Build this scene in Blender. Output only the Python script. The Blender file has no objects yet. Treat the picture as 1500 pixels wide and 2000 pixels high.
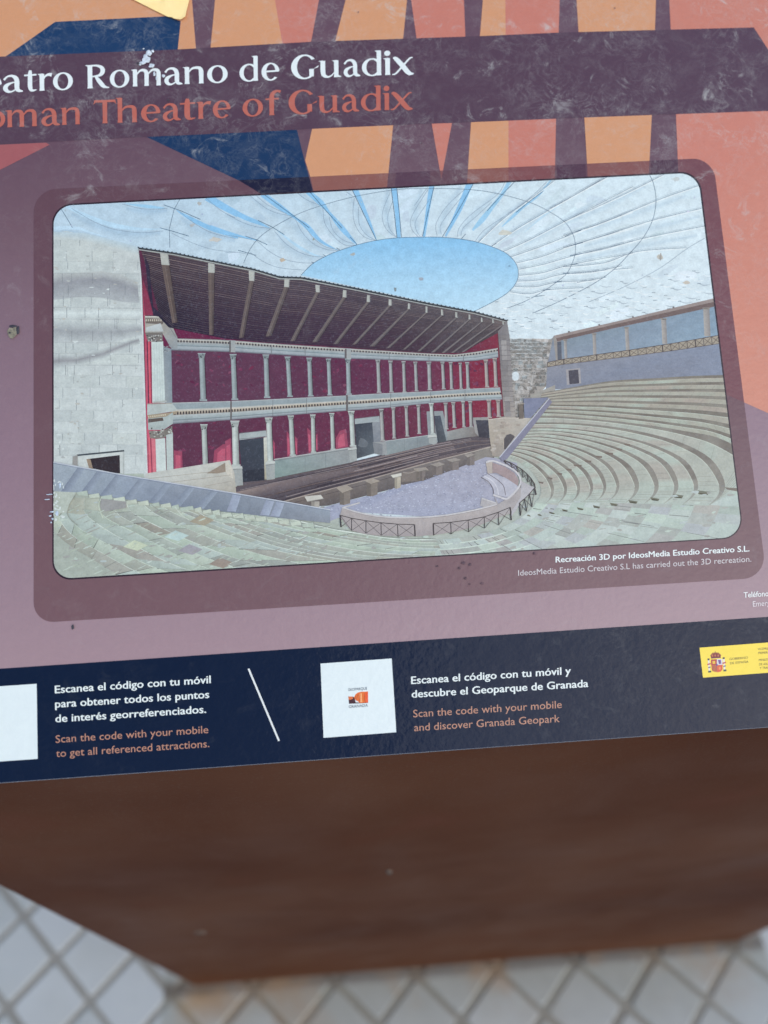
import bpy, math, random
import numpy as np
from mathutils import Matrix, Vector
R_ = math.radians
scene = bpy.context.scene
C = scene.collection
rnd = random.Random(7)

# ------------------------------------------------------------------ camera
F = 1500.0                      # focal length in photo pixels (photo 1500 x 2000)
CAM_H = 1.62                    # metres above the paving
TILT = R_(28.5)                 # slope of the board
DB = 0.501                      # distance of the lens from the board's plane
def unit(a): return a / np.linalg.norm(a)
_u = unit(np.array([42660, -2626, 1500.0]))
_v = np.array([-683, -10700, 1500.0]); _v = unit(_v - _u * _v.dot(_u))
_n = np.cross(_u, _v)
ct, st = math.cos(TILT), math.sin(TILT)
ROT = np.array([_u, ct * _v - st * _n, st * _v + ct * _n])      # camera (x right, y down, z forward) -> world
EYE = np.array([0.0, 0.0, CAM_H])
cam = bpy.data.cameras.new('camera'); cam_ob = bpy.data.objects.new('camera', cam); C.objects.link(cam_ob)
m = Matrix.Identity(4)
cx, cy, cz = ROT @ np.array([1, 0, 0]), ROT @ np.array([0, -1, 0]), ROT @ np.array([0, 0, -1])
for i in range(3):
    m[i][0], m[i][1], m[i][2], m[i][3] = cx[i], cy[i], cz[i], EYE[i]
cam_ob.matrix_world = m
cam.sensor_fit = 'VERTICAL'; cam.sensor_height = 24.0; cam.lens = F / 2000 * 24.0
cam.clip_start = 0.01; cam.clip_end = 200
cam.dof.use_dof = True; cam.dof.focus_distance = 0.512; cam.dof.aperture_fstop = 1.8
scene.camera = cam_ob

# ------------------------------------------------------------------ light
SUN_EL, SUN_AZ = R_(45), R_(140)          # azimuth clockwise from +Y
w = bpy.data.worlds.new('World'); scene.world = w; w.use_nodes = True
nt = w.node_tree; nt.nodes.clear()
sky = nt.nodes.new('ShaderNodeTexSky'); sky.sky_type = 'NISHITA'; sky.sun_disc = False
sky.sun_elevation = SUN_EL; sky.sun_rotation = SUN_AZ; sky.dust_density = 0.8; sky.air_density = 1.0; sky.ozone_density = 1.0
bg = nt.nodes.new('ShaderNodeBackground'); bg.inputs['Strength'].default_value = 0.15
wo = nt.nodes.new('ShaderNodeOutputWorld')
nt.links.new(sky.outputs[0], bg.inputs[0]); nt.links.new(bg.outputs[0], wo.inputs[0])
sun = bpy.data.lights.new('sun', 'SUN'); sun.energy = 0.5; sun.angle = R_(52); sun.color = (1.0, 0.985, 0.965)
sun_ob = bpy.data.objects.new('sun', sun); C.objects.link(sun_ob)
sd = Vector((math.cos(SUN_EL) * math.sin(SUN_AZ), math.cos(SUN_EL) * math.cos(SUN_AZ), math.sin(SUN_EL)))
sun_ob.rotation_euler = (-sd).to_track_quat('-Z', 'Y').to_euler()
scene.view_settings.view_transform = 'Standard'; scene.view_settings.look = 'None'
scene.view_settings.exposure = 1.02; scene.view_settings.gamma = 1.0

# ------------------------------------------------------------------ helpers
KI = (1.08, 1.26, 1.63)         # light on the board per channel: ink albedo = photo value / this
S0 = (0.015, 0.019, 0.022)      # sheen of the laminate
def lin1(c):
    c = c / 255.0
    return c / 12.92 if c <= 0.04045 else ((c + 0.055) / 1.055) ** 2.4
def lin(c): return tuple(lin1(x) for x in c)
def ink(c):                      # photo sRGB colour of a print area -> albedo of the ink
    l = lin(c)
    return tuple(min(0.9, max(0.003, (l[i] - S0[i]) / KI[i])) for i in range(3))

def tag(o, label=None, cat=None, group=None, kind=None):
    if label: o['label'] = label
    if cat: o['category'] = cat
    if group: o['group'] = group
    if kind: o['kind'] = kind
    return o
def link(o, parent=None):
    C.objects.link(o)
    if parent is not None: o.parent = parent
    return o
def empty(name, loc=(0, 0, 0), parent=None):
    o = bpy.data.objects.new(name, None); o.location = loc; o.empty_display_size = 0.1
    return link(o, parent)

_r = ROT
NB = np.array([0, -st, ct]); VB = np.array([0, ct, st])
def P(px, py):
    """photo measurement -> point of the board's plane, board coordinates in metres"""
    r = _r @ np.array([px - 750.0, py - 1000.0, F])
    q = r * (-DB / r.dot(NB))
    return q[0], q.dot(VB)

LAYER = 2e-6
class Ink:
    """flat print: coloured faces in the board's plane, later layers printed over earlier ones"""
    z = 0.00010
    def __init__(s, clip=None):
        s.v = []; s.f = []; s.c = []; s.clip = clip; s.hold = False; s.grp = -1; s.fg = []; s.bb = []
    def up(s):
        if not s.hold: s.grp += 1
    def add(s, pts, cols, raw=False):
        cols = [tuple(c) for c in cols]
        poly = [(p[0], p[1], c) for p, c in zip(pts, cols)]
        if s.clip is not None:
            poly = clip_poly(poly, s.clip)
        if len(poly) < 3: return
        b = len(s.v)
        for x, y, c in poly:
            if raw: a = (x, y)
            else: a = P(x, y)
            s.v.append((a[0], a[1])); s.c.append(c)
        s.f.append(list(range(b, b + len(poly)))); s.fg.append(max(0, s.grp))
    def poly(s, pts, col, raw=False):
        s.up(); s.add(pts, [ink(col)] * len(pts), raw)
    def grad(s, pts, cols):
        s.up(); s.add(pts, [ink(c) for c in cols])
    def band(s, A, B, ca, cb=None):
        """strip between two polylines with the same number of points; one colour or a list along it"""
        s.up(); cb = cb or ca
        if not isinstance(ca[0], (tuple, list)): ca = [ca] * len(A)
        if not isinstance(cb[0], (tuple, list)): cb = [cb] * len(A)
        for i in range(len(A) - 1):
            s.add([A[i], A[i + 1], B[i + 1], B[i]], [ink(ca[i]), ink(ca[i + 1]), ink(cb[i + 1]), ink(cb[i])])
    def line(s, pts, w, col, raw=False):
        s.up(); n = len(pts)
        if not isinstance(w, (list, tuple)): w = [w] * n
        L = []; Rr = []
        for i in range(n):
            a = pts[max(0, i - 1)]; b = pts[min(n - 1, i + 1)]
            dx, dy = b[0] - a[0], b[1] - a[1]; d = math.hypot(dx, dy) or 1
            nx, ny = -dy / d * w[i] / 2, dx / d * w[i] / 2
            L.append((pts[i][0] + nx, pts[i][1] + ny)); Rr.append((pts[i][0] - nx, pts[i][1] - ny))
        k = ink(col)
        for i in range(n - 1):
            s.add([L[i], L[i + 1], Rr[i + 1], Rr[i]], [k] * 4, raw)
    def curve(s, pts, w, col, n=6):
        if isinstance(w, (list, tuple)):
            q = smooth([(p[0], p[1], x) for p, x in zip(pts, w)], n)
            s.line([(a[0], a[1]) for a in q], [max(0.2, a[2]) for a in q], col)
        else:
            s.line(smooth(pts, n), w, col)
    def blob(s, x, y, rx, ry, col, n=12, jit=0.0, rot=0.0):
        s.up(); pts = []
        for i in range(n):
            t = 2 * math.pi * i / n; k = 1 + rnd.uniform(-jit, jit)
            a, b = rx * k * math.cos(t), ry * k * math.sin(t)
            pts.append((x + a * math.cos(rot) - b * math.sin(rot), y + a * math.sin(rot) + b * math.cos(rot)))
        s.add(pts, [ink(col)] * n)
    def stack(s):
        """every printed shape lies one ink layer above the highest one it touches"""
        V_ = np.array(s.v); CELL = 0.0006; lo = V_.min(0); V_ = (V_ - lo) / CELL
        nx, ny = (V_.max(0) + 2).astype(int); H = np.zeros((nx, ny), np.int32)
        zf = np.zeros(len(s.v)); i = 0; n = len(s.f); top = 0
        while i < n:
            j = i
            while j < n and s.fg[j] == s.fg[i]: j += 1
            boxes = []; L = 0
            for f in s.f[i:j]:
                q = V_[f]; a = q.min(0); b = q.max(0); x0, y0, x1, y1 = int(a[0]), int(a[1]), int(b[0]) + 1, int(b[1]) + 1
                boxes.append((x0, y0, x1, y1)); L = max(L, int(H[x0:x1, y0:y1].max()))
            L += 1; top = max(top, L)
            for x0, y0, x1, y1 in boxes: H[x0:x1, y0:y1] = L
            for f in s.f[i:j]: zf[f] = L
            i = j
        out = [(a[0], a[1], Ink.z + z_ * LAYER) for a, z_ in zip(s.v, zf)]
        Ink.z += (top + 2) * LAYER
        s.v = out; return top
    def build(s, name, mat, parent):
        tp = s.stack()
        if tp > 3: print(name, 'ink layers', tp, 'faces', len(s.f))
        me = bpy.data.meshes.new(name); me.from_pydata(s.v, [], s.f); me.update()
        at = me.color_attributes.new('Col', 'FLOAT_COLOR', 'POINT')
        at.data.foreach_set('color', [x for c in s.c for x in (c[0], c[1], c[2], 1.0)])
        # all faces look up
        flip = [p.index for p in me.polygons if p.normal.z < 0]
        if flip:
            import bmesh
            bm = bmesh.new(); bm.from_mesh(me); bm.faces.ensure_lookup_table()
            bmesh.ops.reverse_faces(bm, faces=[bm.faces[i] for i in flip]); bm.to_mesh(me); bm.free()
        me.materials.append(mat)
        return link(bpy.data.objects.new(name, me), parent)

def clip_poly(poly, conv):
    out = poly; n = len(conv)
    for i in range(n):
        ax, ay = conv[i]; bx, by = conv[(i + 1) % n]
        ex, ey = bx - ax, by - ay
        inp = out; out = []
        if not inp: return []
        def side(p): return ex * (p[1] - ay) - ey * (p[0] - ax)
        for j in range(len(inp)):
            p, q = inp[j], inp[(j + 1) % len(inp)]
            sp, sq = side(p), side(q)
            if sp >= 0: out.append(p)
            if (sp >= 0) != (sq >= 0):
                t = sp / (sp - sq)
                out.append((p[0] + (q[0] - p[0]) * t, p[1] + (q[1] - p[1]) * t,
                            tuple(p[2][k] + (q[2][k] - p[2][k]) * t for k in range(3))))
    return out
def smooth(pts, n=6):
    out = []; m_ = len(pts)
    for i in range(m_ - 1):
        p0 = pts[max(0, i - 1)]; p1 = pts[i]; p2 = pts[i + 1]; p3 = pts[min(m_ - 1, i + 2)]
        for k in range(n):
            t = k / n
            out.append(tuple(0.5 * ((2 * p1[d]) + (-p0[d] + p2[d]) * t + (2 * p0[d] - 5 * p1[d] + 4 * p2[d] - p3[d]) * t * t
                       + (-p0[d] + 3 * p1[d] - 3 * p2[d] + p3[d]) * t ** 3) for d in range(len(p1))))
    out.append(tuple(pts[-1])); return out
def lerp(a, b, t): return tuple(a[i] + (b[i] - a[i]) * t for i in range(len(a)))
def mix(a, b, t): return tuple(a[i] + (b[i] - a[i]) * t for i in range(3))
def at_x(line, x):
    """y of a polyline at x"""
    for i in range(len(line) - 1):
        (x0, y0), (x1, y1) = line[i], line[i + 1]
        if x <= x1 or i == len(line) - 2:
            return y0 + (y1 - y0) * (x - x0) / (x1 - x0)
def resample(line, n):
    d = [0]
    for i in range(1, len(line)): d.append(d[-1] + math.dist(line[i], line[i - 1]))
    out = []
    for k in range(n):
        t = d[-1] * k / (n - 1); i = 0
        while i < len(line) - 2 and d[i + 1] < t: i += 1
        out.append(lerp(line[i], line[i + 1], (t - d[i]) / (d[i + 1] - d[i] or 1)))
    return out
def rounded(tl, tr, br, bl, r, n=8):
    """rounded quadrilateral, r = list of four radii, clockwise on the photo"""
    q = [tl, tr, br, bl]; out = []
    for i in range(4):
        p = q[i]; a = q[i - 1]; b = q[(i + 1) % 4]; rr = r[i]
        u1 = ((a[0] - p[0]) / math.dist(a, p), (a[1] - p[1]) / math.dist(a, p))
        u2 = ((b[0] - p[0]) / math.dist(b, p), (b[1] - p[1]) / math.dist(b, p))
        s = (p[0] + u1[0] * rr, p[1] + u1[1] * rr); e = (p[0] + u2[0] * rr, p[1] + u2[1] * rr)
        k = 0.45
        c1 = lerp(s, p, 1 - k); c2 = lerp(e, p, 1 - k)
        for j in range(n + 1):
            t = j / n; a_, b_, c_, d_ = (1 - t) ** 3, 3 * (1 - t) ** 2 * t, 3 * (1 - t) * t * t, t ** 3
            out.append((a_ * s[0] + b_ * c1[0] + c_ * c2[0] + d_ * e[0], a_ * s[1] + b_ * c1[1] + c_ * c2[1] + d_ * e[1]))
    return out

# ------------------------------------------------------------------ materials
def new_mat(name):
    mt = bpy.data.materials.new(name); mt.use_nodes = True
    t = mt.node_tree; t.nodes.clear()
    o = t.nodes.new('ShaderNodeOutputMaterial'); b = t.nodes.new('ShaderNodeBsdfPrincipled')
    t.links.new(b.outputs[0], o.inputs[0])
    return mt, t, b
class NT:
    def __init__(s, t): s.t = t
    def n(s, kind, **k):
        x = s.t.nodes.new('ShaderNode' + kind)
        for a, b in k.items(): setattr(x, a, b)
        return x
    def l(s, a, b): s.t.links.new(a, b)
    def noise(s, vec, scale, detail=4, rough=0.55, typ='FBM', dist=0.0):
        x = s.n('TexNoise'); x.noise_dimensions = '3D'; x.noise_type = typ; x.normalize = True
        x.inputs['Scale'].default_value = scale; x.inputs['Detail'].default_value = detail
        x.inputs['Roughness'].default_value = rough; x.inputs['Distortion'].default_value = dist
        s.l(vec, x.inputs['Vector']); return x.outputs['Fac']
    def ramp(s, fac, stops):
        x = s.n('ValToRGB'); e = x.color_ramp.elements
        while len(e) < len(stops): e.new(0.5)
        for i, (p, c) in enumerate(stops):
            e[i].position = p; e[i].color = (c, c, c, 1) if not isinstance(c, tuple) else (*c, 1)
        s.l(fac, x.inputs[0]); return x.outputs[0]
    def math(s, op, a, b=None, clamp=False):
        x = s.n('Math', operation=op); x.use_clamp = clamp
        for i, q in enumerate((a, b)):
            if q is None: continue
            if isinstance(q, (int, float)): x.inputs[i].default_value = q
            else: s.l(q, x.inputs[i])
        return x.outputs[0]
    def mix(s, fac, a, b, blend='MIX'):
        x = s.n('Mix', data_type='RGBA', blend_type=blend)
        for sock, q in ((x.inputs[0], fac), (x.inputs[6], a), (x.inputs[7], b)):
            if isinstance(q, (int, float)): sock.default_value = q
            elif isinstance(q, tuple): sock.default_value = (*q, 1)
            else: s.l(q, sock)
        return x.outputs[2]
    def coord(s, which='Object'):
        return s.n('TexCoord').outputs[which]
    def sep(s, v):
        x = s.n('SeparateXYZ'); s.l(v, x.inputs[0]); return x.outputs

def ink_material(name, dust, mottle, rough=0.3, side=False, fleck=0.0, spec=0.36):
    """laminated print: vertex ink colour, dry white grime in thin threads, orange-peel laminate"""
    mt, t, b = new_mat(name); g = NT(t)
    v = g.coord()
    col = g.n('Vertex Color'.replace(' ', ''), layer_name='Col').outputs['Color'] if False else None
    a = g.n('Attribute', attribute_name='Col').outputs['Color']
    # print grain and mottling
    m1 = g.noise(v, 900, 3, 0.7); m2 = g.noise(v, 160, 4, 0.6)
    f = g.math('ADD', g.math('MULTIPLY', g.math('SUBTRACT', m1, 0.5), mottle), g.math('MULTIPLY', g.math('SUBTRACT', m2, 0.5), mottle))
    hsv = g.n('HueSaturation'); g.l(a, hsv.inputs['Color']); g.l(g.math('ADD', f, 1.0), hsv.inputs['Value'])
    base = hsv.outputs[0]
    if fleck:
        fl = g.ramp(g.noise(v, 620, 4, 0.75), [(0.54, 0.0), (0.74, 1.0)])
        base = g.mix(g.math('MULTIPLY', fl, fleck), base, (0.42, 0.44, 0.46))
        fd = g.ramp(g.noise(v, 480, 4, 0.75, dist=0.4), [(0.56, 0.0), (0.76, 1.0)])
        base = g.mix(g.math('MULTIPLY', fd, fleck * 0.9), base, (0.06, 0.06, 0.07))
    # grime: thin wandering threads + cloudy smears, more towards the upper part of the board
    x, y, z = g.sep(v)
    up = g.ramp(g.math('ADD', g.math('MULTIPLY', y, 2.0), g.math('MULTIPLY', x, 0.55)), [(0.0, 0.08), (0.40, 0.18), (0.60, 0.6), (0.72, 0.9)])
    if side: up = g.ramp(x, [(0.08, 0.05), (0.26, 0.22)])
    patch = g.ramp(g.noise(v, 17, 5, 0.65, dist=0.6), [(0.42, 0.05), (0.58, 0.35), (0.70, 1.0)])
    th = g.noise(v, 75, 7, 0.62, dist=0.9)
    ridge = g.ramp(g.math('ABSOLUTE', g.math('SUBTRACT', th, 0.5)), [(0.0, 1.0), (0.009, 0.35), (0.035, 0.0)])
    th2 = g.noise(v, 34, 9, 0.7, dist=1.6)
    ridge2 = g.ramp(g.math('ABSOLUTE', g.math('SUBTRACT', th2, 0.47)), [(0.0, 1.0), (0.008, 0.4), (0.04, 0.0)])
    clouds = g.ramp(g.noise(v, 60, 8, 0.75, dist=0.5), [(0.5, 0.0), (0.78, 1.0)])
    spots = g.ramp(g.noise(v, 240, 3, 0.6), [(0.66, 0.0), (0.76, 1.0)])
    s1 = g.math('MULTIPLY', g.math('ADD', ridge, g.math('MULTIPLY', ridge2, 0.8)), g.math('MULTIPLY', patch, 0.5))
    s2 = g.math('ADD', g.math('MULTIPLY', clouds, g.math('ADD', g.math('MULTIPLY', patch, 0.20), 0.06)), g.math('MULTIPLY', g.math('MULTIPLY', spots, patch), 0.3))
    sp = g.ramp(g.noise(v, 48, 9, 0.72, dist=1.4), [(0.55, 0.0), (0.62, 0.35), (0.74, 1.0)])
    s3 = g.math('MULTIPLY', g.math('MULTIPLY', sp, g.ramp(g.noise(v, 26, 3, 0.6), [(0.46, 0.0), (0.60, 1.0)])), 1.0)
    d = g.math('MULTIPLY', g.math('MULTIPLY', g.math('ADD', g.math('ADD', s1, s2), s3), up), dust, clamp=True)
    base = g.mix(d, base, (0.47, 0.43, 0.36))
    g.l(base, b.inputs['Base Color'])
    rr = g.math('ADD', g.math('MULTIPLY', d, 0.8), g.math('ADD', rough, g.math('MULTIPLY', g.noise(v, 30, 3), 0.08)), clamp=True)
    g.l(rr, b.inputs['Roughness'])
    b.inputs['Specular IOR Level'].default_value = spec
    bp = g.n('Bump'); bp.inputs['Strength'].default_value = 0.38; bp.inputs['Distance'].default_value = 0.0004
    g.l(g.math('ADD', g.noise(v, 330, 2, 0.5), g.math('MULTIPLY', g.noise(v, 110, 2, 0.5), 1.5)), bp.inputs['Height'])
    g.l(bp.outputs[0], b.inputs['Normal'])
    return mt
M_INK = ink_material('laminated_print', 1.0, 0.10)
M_STRIP = ink_material('laminated_strip', 0.8, 0.10, 0.13, True, spec=0.15)
M_PIC = ink_material('printed_photo', 0.5, 0.48, fleck=0.13)
M_LET = ink_material('printed_lettering', 0.55, 0.08)

def steel_material():
    mt, t, b = new_mat('brown_weathered_steel'); g = NT(t); v = g.coord()
    n1 = g.noise(v, 3.2, 3, 0.5); n2 = g.noise(v, 420, 3, 0.7); n3 = g.noise(v, 9, 3, 0.5, dist=0.4)
    c = g.mix(g.ramp(n1, [(0.30, 0.0), (0.74, 1.0)]), (0.045, 0.0115, 0.0036), (0.080, 0.032, 0.0165))  # broad patina patches, contrast painted up to suggest soft reflections
    c = g.mix(g.ramp(n3, [(0.58, 0.0), (0.75, 0.55)]), c, (0.075, 0.026, 0.015))
    c = g.mix(g.math('MULTIPLY', g.ramp(n2, [(0.55, 0.0), (0.8, 1.0)]), 0.32), c, (0.10, 0.075, 0.06))
    x, y, z = g.sep(v)
    low = g.math('MULTIPLY', g.ramp(g.math('ADD', z, g.math('MULTIPLY', g.noise(v, 14, 4), 0.10)), [(0.05, 1.0), (0.12, 0.55), (0.50, 0.0)]), 0.55)
    c = g.mix(low, c, (0.115, 0.040, 0.016))
    g.l(c, b.inputs['Base Color'])
    g.l(g.ramp(n3, [(0.3, 0.42), (0.7, 0.6)]), b.inputs['Roughness']); b.inputs['IOR'].default_value = 1.16; b.inputs['Specular IOR Level'].default_value = 0.2
    bp = g.n('Bump'); bp.inputs['Strength'].default_value = 0.12; bp.inputs['Distance'].default_value = 0.0006
    g.l(n2, bp.inputs['Height']); g.l(bp.outputs[0], b.inputs['Normal'])
    return mt
M_STEEL = steel_material()

def plain(name, col, rough=0.6, var=0.15, scale=60, bump=0.0):
    mt, t, b = new_mat(name); g = NT(t); v = g.coord()
    n1 = g.noise(v, scale, 6, 0.6)
    c = g.mix(g.ramp(n1, [(0.3, 0.0), (0.75, 1.0)]), tuple(x * (1 - var) for x in col), tuple(min(1, x * (1 + var)) for x in col))
    g.l(c, b.inputs['Base Color']); b.inputs['Roughness'].default_value = rough
    if bump:
        bp = g.n('Bump'); bp.inputs['Strength'].default_value = bump; bp.inputs['Distance'].default_value = 0.001
        g.l(n1, bp.inputs['Height']); g.l(bp.outputs[0], b.inputs['Normal'])
    return mt

PITCH = 0.131 * CAM_H / 1.45            # diagonal of the paver grid
SIDE = PITCH / math.sqrt(2)
G0 = (0.05 * CAM_H / 1.45, 0.135 * CAM_H / 1.45)     # one crossing of the joints
def paver_colour(g, v, rand):
    n1 = g.noise(v, 35, 6, 0.65); n2 = g.noise(v, 6, 4, 0.6)
    a = g.mix(rand, (0.36, 0.345, 0.295), (0.455, 0.43, 0.375))
    c = g.mix(g.ramp(n1, [(0.3, 0.0), (0.75, 0.5)]), a, (0.48, 0.45, 0.37))
    return g.mix(g.ramp(n2, [(0.45, 0.0), (0.75, 0.45)]), c, (0.33, 0.30, 0.225))
def stain_and_shade(g, v, c):
    """rust run-off on the paving, with painted shade and contact shadow along the foot of the stand"""
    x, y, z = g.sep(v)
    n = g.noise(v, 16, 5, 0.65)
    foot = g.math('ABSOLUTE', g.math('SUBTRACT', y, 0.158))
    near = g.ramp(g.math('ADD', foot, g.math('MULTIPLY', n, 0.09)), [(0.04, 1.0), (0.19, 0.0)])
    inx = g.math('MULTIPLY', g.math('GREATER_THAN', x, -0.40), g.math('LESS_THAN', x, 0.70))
    c = g.mix(g.math('MULTIPLY', g.math('MULTIPLY', near, inx), 0.66), c, (0.22, 0.20, 0.135))  # yellowish darkening, also paints the shade in front of the stand
    cx_ = g.n('VectorMath', operation='DISTANCE'); g.l(v, cx_.inputs[0]); cx_.inputs[1].default_value = (-0.335, 0.145, 0)
    r = g.ramp(g.math('ADD', cx_.outputs['Value'], g.math('MULTIPLY', n, 0.05)), [(0.03, 1.0), (0.085, 0.0)])
    c = g.mix(g.math('MULTIPLY', r, 0.75), c, (0.33, 0.17, 0.05))
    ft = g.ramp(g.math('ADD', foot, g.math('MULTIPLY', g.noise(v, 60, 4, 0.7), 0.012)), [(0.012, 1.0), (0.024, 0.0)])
    c = g.mix(g.math('MULTIPLY', g.math('MULTIPLY', ft, inx), 0.7), c, (0.085, 0.055, 0.035))  # dark dirty line, painted as the contact shadow of the plate
    tr = g.ramp(g.noise(v, 5.5, 4, 0.6), [(0.50, 0.0), (0.62, 1.0)])
    c = g.mix(g.math('MULTIPLY', g.math('MULTIPLY', tr, inx), g.math('MULTIPLY', g.ramp(g.math('ADD', foot, 0.0), [(0.0, 1.0), (0.11, 0.0)]), 0.6)), c, (0.30, 0.16, 0.06))
    return c
def paver_material():
    mt, t, b = new_mat('pale_concrete_paver'); g = NT(t)
    geo = g.n('NewGeometry').outputs['Position']
    rd = g.n('ObjectInfo').outputs['Random']
    g.l(stain_and_shade(g, geo, paver_colour(g, geo, rd)), b.inputs['Base Color']); b.inputs['Roughness'].default_value = 0.75
    bp = g.n('Bump'); bp.inputs['Strength'].default_value = 0.3; bp.inputs['Distance'].default_value = 0.001
    g.l(g.noise(geo, 300, 4, 0.7), bp.inputs['Height']); g.l(bp.outputs[0], b.inputs['Normal'])
    return mt
M_PAVER = paver_material()
def ground_material():
    """sandy joints; beyond the built pavers the same grid goes on as colour"""
    mt, t, b = new_mat('sandy_joints'); g = NT(t)
    geo = g.n('NewGeometry').outputs['Position']
    mp = g.n('Mapping'); mp.vector_type = 'TEXTURE'; mp.inputs['Location'].default_value = (G0[0], G0[1], 0)
    mp.inputs['Rotation'].default_value = (0, 0, R_(45)); mp.inputs['Scale'].default_value = (SIDE, SIDE, 1)
    g.l(geo, mp.inputs['Vector'])
    x, y, z = g.sep(mp.outputs[0])
    def edge(q):
        fr = g.math('FRACT', q); return g.math('MINIMUM', fr, g.math('SUBTRACT', 1.0, fr))
    e = g.math('MINIMUM', edge(x), edge(y))
    isp = g.math('GREATER_THAN', e, 0.07)
    n = g.noise(geo, 120, 5, 0.7)
    joint = g.mix(g.ramp(n, [(0.3, 0.0), (0.7, 1.0)]), (0.215, 0.185, 0.140), (0.30, 0.262, 0.200))
    joint = stain_and_shade(g, geo, joint)
    wn = g.n('TexWhiteNoise'); wn.noise_dimensions = '3D'
    fl = g.n('VectorMath', operation='FLOOR'); g.l(mp.outputs[0], fl.inputs[0]); g.l(fl.outputs[0], wn.inputs['Vector'])
    pv = paver_colour(g, geo, wn.outputs['Value'])
    ax = g.math('ABSOLUTE', g.math('SUBTRACT', g.sep(geo)[0], 0.1)); ay = g.math('ABSOLUTE', g.math('SUBTRACT', g.sep(geo)[1], 0.12))
    far = g.math('MAXIMUM', g.math('GREATER_THAN', ax, 1.16), g.math('GREATER_THAN', ay, 0.56))
    g.l(g.mix(g.math('MULTIPLY', isp, far), joint, pv), b.inputs['Base Color'])
    b.inputs['Roughness'].default_value = 0.9
    bp = g.n('Bump'); bp.inputs['Strength'].default_value = 0.6; bp.inputs['Distance'].default_value = 0.002
    g.l(n, bp.inputs['Height']); g.l(bp.outputs[0], b.inputs['Normal'])
    return mt
M_GROUND = ground_material()

# ------------------------------------------------------------------ paving
def mesh_obj(name, v, f, mat, parent=None, smooth_=False):
    me = bpy.data.meshes.new(name); me.from_pydata(v, [], f); me.update(); me.materials.append(mat)
    if smooth_: me.polygons.foreach_set('use_smooth', [True] * len(f))
    return link(bpy.data.objects.new(name, me), parent)
gs = 30
paving = mesh_obj('paving', [(-gs, -gs, -0.0025), (gs, -gs, -0.0025), (gs, gs, -0.0025), (-gs, gs, -0.0025)], [(0, 1, 2, 3)], M_GROUND)
tag(paving, kind='structure')
def paver_mesh(k):
    rr = random.Random(k); J = 0.0095
    h = (SIDE - J) / 2; bv = 0.003; top = rr.uniform(-0.0006, 0.0006)
    v = []
    for (q, z) in ((h, -0.03), (h, -bv), (h - bv, 0.0)):
        for sx, sy in ((-1, -1), (1, -1), (1, 1), (-1, 1)):
            cut = 0.004
            for e in (0, 1):
                # chipped corner: two vertices per corner
                kx = q - (cut * (1 + rr.uniform(-.3, .6)) if e == (1 if sx * sy > 0 else 0) else 0)
                ky = q - (cut * (1 + rr.uniform(-.3, .6)) if e == (0 if sx * sy > 0 else 1) else 0)
                v.append((sx * kx + rr.uniform(-.0004, .0004), sy * ky + rr.uniform(-.0004, .0004), z + (top if z == 0 else 0)))
    f = []
    for r in range(2):
        for i in range(8):
            j = (i + 1) % 8
            f.append((r * 8 + i, r * 8 + j, (r + 1) * 8 + j, (r + 1) * 8 + i))
    f.append(tuple(range(16, 24)))
    me = bpy.data.meshes.new('paver'); me.from_pydata(v, [], f); me.update(); me.materials.append(M_PAVER)
    return me
pm = [paver_mesh(k) for k in range(5)]
cnt = 0
for i in range(-30, 30):
    for j in range(-30, 30):
        a, b_ = (i + .5) * SIDE, (j + .5) * SIDE
        x = G0[0] + (a - b_) * math.sqrt(.5); y = G0[1] + (a + b_) * math.sqrt(.5)
        if not (-1.06 < x < 1.26 and -0.44 < y < 0.68): continue
        if -0.27 < x < 0.58 and 0.24 < y < 0.58: continue       # under the stand
        o = bpy.data.objects.new('paver', pm[(i * 7 + j * 3) % 5]); link(o, paving)
        o.location = (x + rnd.uniform(-.0012, .0012), y + rnd.uniform(-.0012, .0012), rnd.uniform(-.0006, .001))
        o.rotation_euler = (rnd.uniform(-.006, .006), rnd.uniform(-.006, .006), R_(45) + rnd.uniform(-.012, .012)); cnt += 1
print('pavers', cnt)

# ------------------------------------------------------------------ the stand
O_B = EYE - DB * NB                       # board origin: foot of the perpendicular from the lens
XL, XR = -0.3425, 0.668                   # left and right edge of the board
VBOT, VTOP = P(750, 1475.5)[1], P(750, -230)[1]
FY_T, FY_B = 0.1665, 0.1622               # front plate: top and foot
lectern = empty('information_lectern', (0, FY_B, 0))
tag(lectern, 'brown steel lectern carrying a sloping printed board about a Roman theatre', 'information board')
def local(v): return (v[0], v[1] - FY_B, v[2])
def board_pt(a, b, c=0.0):
    q = O_B + np.array([a, 0, 0]) + VB * b + NB * c
    return (float(q[0]), float(q[1]), float(q[2]))
def prism(name, quad, thick, mat, parent, bev=0.0012):
    """plate from four outer corners (counter-clockwise seen from outside) with a thickness and small bevels"""
    q = [Vector(p) for p in quad]
    n = (q[1] - q[0]).cross(q[2] - q[1]).normalized()
    cen = sum(q, Vector()) / 4
    inner = []
    for i in range(4):
        e1 = (q[i - 1] - q[i]).normalized(); e2 = (q[(i + 1) % 4] - q[i]).normalized()
        inner.append(q[i] + (e1 + e2) * bev)
    v = [tuple(p) for p in inner] + [tuple(p - n * bev) for p in q] + [tuple(p - n * thick) for p in q]
    f = [(0, 1, 2, 3)]
    for r in range(2):
        for i in range(4):
            j = (i + 1) % 4; f.append((r * 4 + i, (r + 1) * 4 + i, (r + 1) * 4 + j, r * 4 + j))
    f.append((11, 10, 9, 8))
    return mesh_obj(name, v, f, mat, parent)
T = 0.004                                  # steel thickness
def on_slope(y):                           # height of the board's underside at world y
    b = (y - O_B[1] - NB[1] * (-0.0045)) / VB[1]
    return O_B[2] + VB[2] * b + NB[2] * (-0.0045)
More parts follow.
